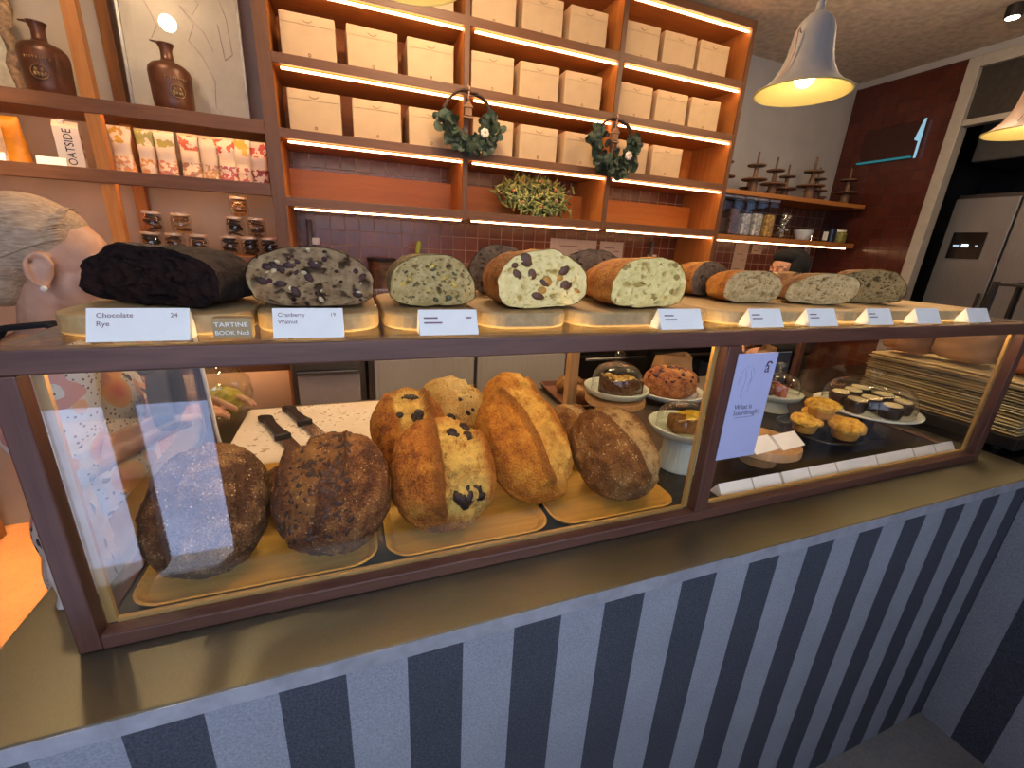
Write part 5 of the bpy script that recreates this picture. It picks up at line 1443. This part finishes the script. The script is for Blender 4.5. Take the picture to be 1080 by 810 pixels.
TS(pel+Vector((0, 0, .01)), (.145, .185, .15)); TS(pel+Vector((0, 0, -.10)), (.15, .192, .13)); TS(pel.lerp(che, .4), (.126, .160, .17)); TS(che, (.134, .171, .178)); TS(che.lerp(nb, .6), (.104, .178, .083))
for (sh, el, wr, hd) in AR: g.capsule(sh, Vector(sh).lerp(Vector(el), .92), .066, .060)
TS(nb+Vector((-.005, 0, .0)), (.078, .088, .042))
bls = g.build('blouse', bl_mat(), w1); remesh(bls, .008, 6)
g = G()
for s_ in (-1, 1):
    g.capsule(pel+Vector((0, s_*.085, -.05)), Vector((.03, s_*.09, .47)), .108, .080); g.capsule(Vector((.03, s_*.09, .47)), Vector((-.01, s_*.095, .13)), .080, .066)
g.sphere(tuple(pel+Vector((0, 0, -.03))), (.134, .174, .11), 24, 16)
tr = g.build('trousers', plain('white trousers', '#d5d6da', .85, var=.05, bump=.2), w1); remesh(tr, .010, 5)
for s_ in (-1, 1):
    g = G(); g.capsule((-.04, s_*.095, .036), (.14, s_*.095, .030), .040, .036); g.box(-.07, .17, s_*.095-.036, s_*.095+.036, 0.0, .02)
    sh = g.build('shoe', plain('dark shoe', '#2a2624', .6), w1); remesh(sh, .006, 4)
# the black bag and strap on her chest
WM = Matrix.Translation((-.625, .66, FZ)) @ Matrix.Rotation(yaw, 4, 'Z')
bp = WM @ Vector((.165, -.075, 1.09))
t = thing('shoulder_bag', 'dark grey shoulder bag with a silver zip hanging at the woman in the patterned blouse', 'bag', tuple(bp), yaw+R(-12))
g = G().sphere((0, 0, .075), (.035, .10, .085), 30, 20)
V = []
for v in g.V:
    q = Vector((v[0]/.035, v[1]/.10, (v[2]-.075)/.085)); l = (abs(q.x)**3+abs(q.y)**4+abs(q.z)**4)**.25; q = q/max(l, .01); V.append((q.x*.03, q.y*.095, q.z*.08+.08))
g.V = V; g.build('bag_body', plain('charcoal leather', '#34322f', .6, bump=.2), t, smooth=True)
G().tube([(-.0305, -.07, .12), (-.032, -.02, .09), (-.031, .05, .055), (-.03, .07, .05)], .0028, 6).build('zip', plain('silver zip', '#b5ae9c', .35, .7), t, smooth=True)
sp = []
Wi = (Matrix.Translation(bp) @ Matrix.Rotation(yaw+R(-12), 4, 'Z')).inverted()
for p in [(.135, -.11, 1.24), (.075, -.125, 1.32), (.0, -.11, 1.365), (-.08, -.04, 1.35), (-.135, .05, 1.27)]:
    sp.append(Wi @ (WM @ Vector(p)))
g = G()
for a in (-.012, -.004, .004, .012): g.tube([(p.x+a*.3, p.y+a, p.z) for p in [Vector((0, -.05, .155))]+sp], .0055, 6)
g.build('strap', M['black_cloth'], t, smooth=True)
# the bag of bread in her hands
t = thing('bread_bag', 'clear plastic bag with yellow green bread in the hands of the woman', 'bag', (-.375, .80, .9462), R(20))
g = G().sphere((0, 0, .09), (.085, .07, .09), 40, 26)
g.V = [tuple(Vector((v[0], v[1], v[2]-.09))*(1+.16*fbm(Vector(v)*16, 4))+Vector((0, 0, .095))) for v in g.V]
zm = min(v[2] for v in g.V); g.V = [(a, b, c-zm) for a, b, c in g.V]
g.build('film', glass('crinkled film', (.93, .94, .86, 1), .10, .7), t, smooth=False)
g = G().sphere((0, 0, .07), (.06, .045, .045), 30, 18); g.V = [tuple(Vector(v)+Vector((0, 0, .01))*fbm(Vector(v)*30, 3)) for v in g.V]
g.build('bread_piece', plain('yellow green bread', '#b5a548', .7, var=.3, scale=50, bump=.4), t, smooth=True)
# crumpled white bag by the case
t = thing('plastic_bag', 'crumpled white plastic bag on the counter end against the left post', 'bag', (-.425, .16, .9462), 0)
g = G().grid(lambda u, v: (.035*math.cos(2*PI*u)*(1-.25*v)+.006*mn.noise(Vector((u*9, v*7, 0))), .06*math.sin(2*PI*u)*(1-.3*v)+.008*mn.noise(Vector((u*8, v*9, 4))), .165*v+.008*mn.noise(Vector((u*6, 0, 2)))*v), 33, 20)
g.build('film', plain('milky film', '#cfc9bd', .35, var=.1), t, smooth=True)

# hooded person behind the loaves
sk2 = skinmat('warm skin', '#b07a5c', '#cf9a78')
yaw2 = R(-178)
AR2 = [arm((.08, -.16, 1.29), (.10, -.22, 1.03), (.28, -.12, 1.0), ((1, .3, 0), (0, 1, 0), (0, 0, -1), .7, 1)), arm((.08, .16, 1.29), (.10, .22, 1.03), (.28, .12, 1.0), ((1, -.3, 0), (0, -1, 0), (0, 0, -1), .7, -1))]
p2, hm2, (pel, che, nb, k) = human('person', 'person in a black headscarf and dark clothes working behind the loaves', (2.83, 1.50, FZ), yaw2, 1.63, sk2, AR2, lean=.08, head_pitch=R(4))
blk = M['black_cloth']
g = G()
def HS2(c, r): g.sphere((0, 0, 0), (1, 1, 1), 28, 20, hm2 @ Matrix.Translation(c) @ Matrix.Diagonal((*r, 1)))
HS2((-.050, 0, .038), (.108, .095, .104)); HS2((-.07, 0, -.05), (.085, .095, .11)); HS2((.016, 0, .088), (.068, .072, .05))
for s_ in (-1, 1): HS2((.010, s_*.068, -.02), (.045, .026, .105))
HS2((.0, 0, -.135), (.085, .095, .06)); HS2((-.03, 0, -.19), (.11, .14, .06))
hj = g.build('headscarf', blk, p2); remesh(hj, .006, 5)
g = G()
TS(pel, (.145, .185, .17)); TS(pel.lerp(che, .4), (.126, .165, .17)); TS(che, (.136, .176, .178)); TS(che.lerp(nb, .6), (.11, .185, .088))
for (sh, el, wr, hd) in AR2: g.capsule(sh, el, .066, .056); g.capsule(el, Vector(el).lerp(Vector(wr), .9), .056, .040)
tp = g.build('dark_top', blk, p2); remesh(tp, .008, 5)
g = G()
for s_ in (-1, 1):
    g.capsule(pel+Vector((0, s_*.085, -.05)), Vector((.03, s_*.09, .47)), .108, .080); g.capsule(Vector((.03, s_*.09, .47)), Vector((-.01, s_*.095, .13)), .080, .066)
tr = g.build('trousers', plain('black trousers', '#1d1b1e', .9), p2); remesh(tr, .010, 5)
for s_ in (-1, 1):
    g = G(); g.capsule((-.04, s_*.095, .036), (.14, s_*.095, .030), .040, .036); g.box(-.07, .17, s_*.095-.036, s_*.095+.036, 0.0, .02)
    sh = g.build('shoe', plain('black shoe', '#1a1818', .6), p2); remesh(sh, .006, 4)
for s_ in (-1, 1):
    g = G(); g.tube([hm2 @ Vector((.097, s_*.014, .034)), hm2 @ Vector((.094, s_*.030, .040)), hm2 @ Vector((.078, s_*.047, .034))], [.002, .003, .0012], 6)
    g.build('eyebrow', M['black'], p2, smooth=True)
g = G()
for s_ in (-1, 1): g.tube([hm2 @ Vector((.0935, s_*.020, .008)), hm2 @ Vector((.0945, s_*.031, .0065)), hm2 @ Vector((.086, s_*.044, .008))], [.001, .0022, .001], 6)
g.build('eyelid_line', M['black'], p2, smooth=True)

# ------------------------------------------------------------------ lights, sky, camera
def area(name, loc, rot, sx, sy, e, col, spread=None):
    l = bpy.data.lights.new(name, 'AREA'); l.shape = 'RECTANGLE'; l.size = sx; l.size_y = sy; l.energy = e; l.color = col
    if spread: l.spread = spread
    o = bpy.data.objects.new(name, l); COL.objects.link(o); o.location = loc; o.rotation_euler = rot; return o
area('window_daylight', (.375, YF-.12, 1.79), (R(90), 0, 0), 1.8, 1.5, 22, (.68, .78, 1.0))
area('door_daylight', (-.96, YF-.12, 1.95), (R(90), 0, 0), .5, 1.1, 10, (.62, .74, 1.0))
for i, (x, y, e) in enumerate([(.4, 1.3, 18), (2.2, 1.2, 10) ]):  # unseen ceiling fill, added to brighten the room
    area('ceiling_fill', (x, y, CEIL-.02), (0, 0, 0), .25, .25, e, (1, .72, .42))
for x, y, e in ((-.98, 1.35, 18), (2.6, .8, 20), (3.5, .2, 10), (.7, 1.1, 16)):  # unseen points added to brighten ceiling and room; leftmost also glints in picture glass
    l = bpy.data.lights.new('fill_point', 'POINT'); l.energy = e; l.color = (1, .74, .46); l.shadow_soft_size = .045
    o = bpy.data.objects.new('fill_point', l); COL.objects.link(o); o.location = (x, y, 2.865 if x < 0 else 2.66)
area('floor_fill', (-1.5, 1.6, CEIL-.02), (0, 0, 0), .2, .2, 17, (1, .70, .42), R(60))  # unseen fill added to brighten the staff side floor
sun = bpy.data.lights.new('street_sun', 'SUN'); sun.energy = 26; sun.angle = R(1); sun.color = (.62, .74, 1)
so = bpy.data.objects.new('street_sun', sun); COL.objects.link(so); so.rotation_euler = (R(8), R(4), 0)
wd = bpy.data.worlds.new('World'); SC.world = wd; wd.use_nodes = True
bg = wd.node_tree.nodes['Background']; bg.inputs[0].default_value = (.45, .62, 1, 1); bg.inputs[1].default_value = .8

cam = bpy.data.cameras.new('camera'); co = bpy.data.objects.new('camera', cam); COL.objects.link(co); SC.camera = co
cam.sensor_fit = 'HORIZONTAL'; cam.sensor_width = 36; cam.lens = 36*451.296/1080; cam.clip_start = .02
ya, pi_, ro = R(21.143207), R(18.02986856), R(3.03870337)
f = Vector((math.sin(ya)*math.cos(pi_), math.cos(ya)*math.cos(pi_), -math.sin(pi_)))
r0 = Vector((math.cos(ya), -math.sin(ya), 0)); u0 = r0.cross(f)
r1 = r0*math.cos(ro)+u0*math.sin(ro); u1 = -r0*math.sin(ro)+u0*math.cos(ro)
co.matrix_world = Matrix(((r1.x, u1.x, -f.x, 0), (r1.y, u1.y, -f.y, -.6), (r1.z, u1.z, -f.z, 1.5), (0, 0, 0, 1)))
SC.view_settings.view_transform = 'Standard'; SC.view_settings.look = 'None'; SC.view_settings.gamma = 1; SC.view_settings.exposure = .16
SC.view_settings.use_curve_mapping = False
SC.cycles.transparent_max_bounces = 32; SC.cycles.max_bounces = 8; SC.cycles.sample_clamp_indirect = 6
SC.cycles.caustics_reflective = False; SC.cycles.caustics_refractive = False
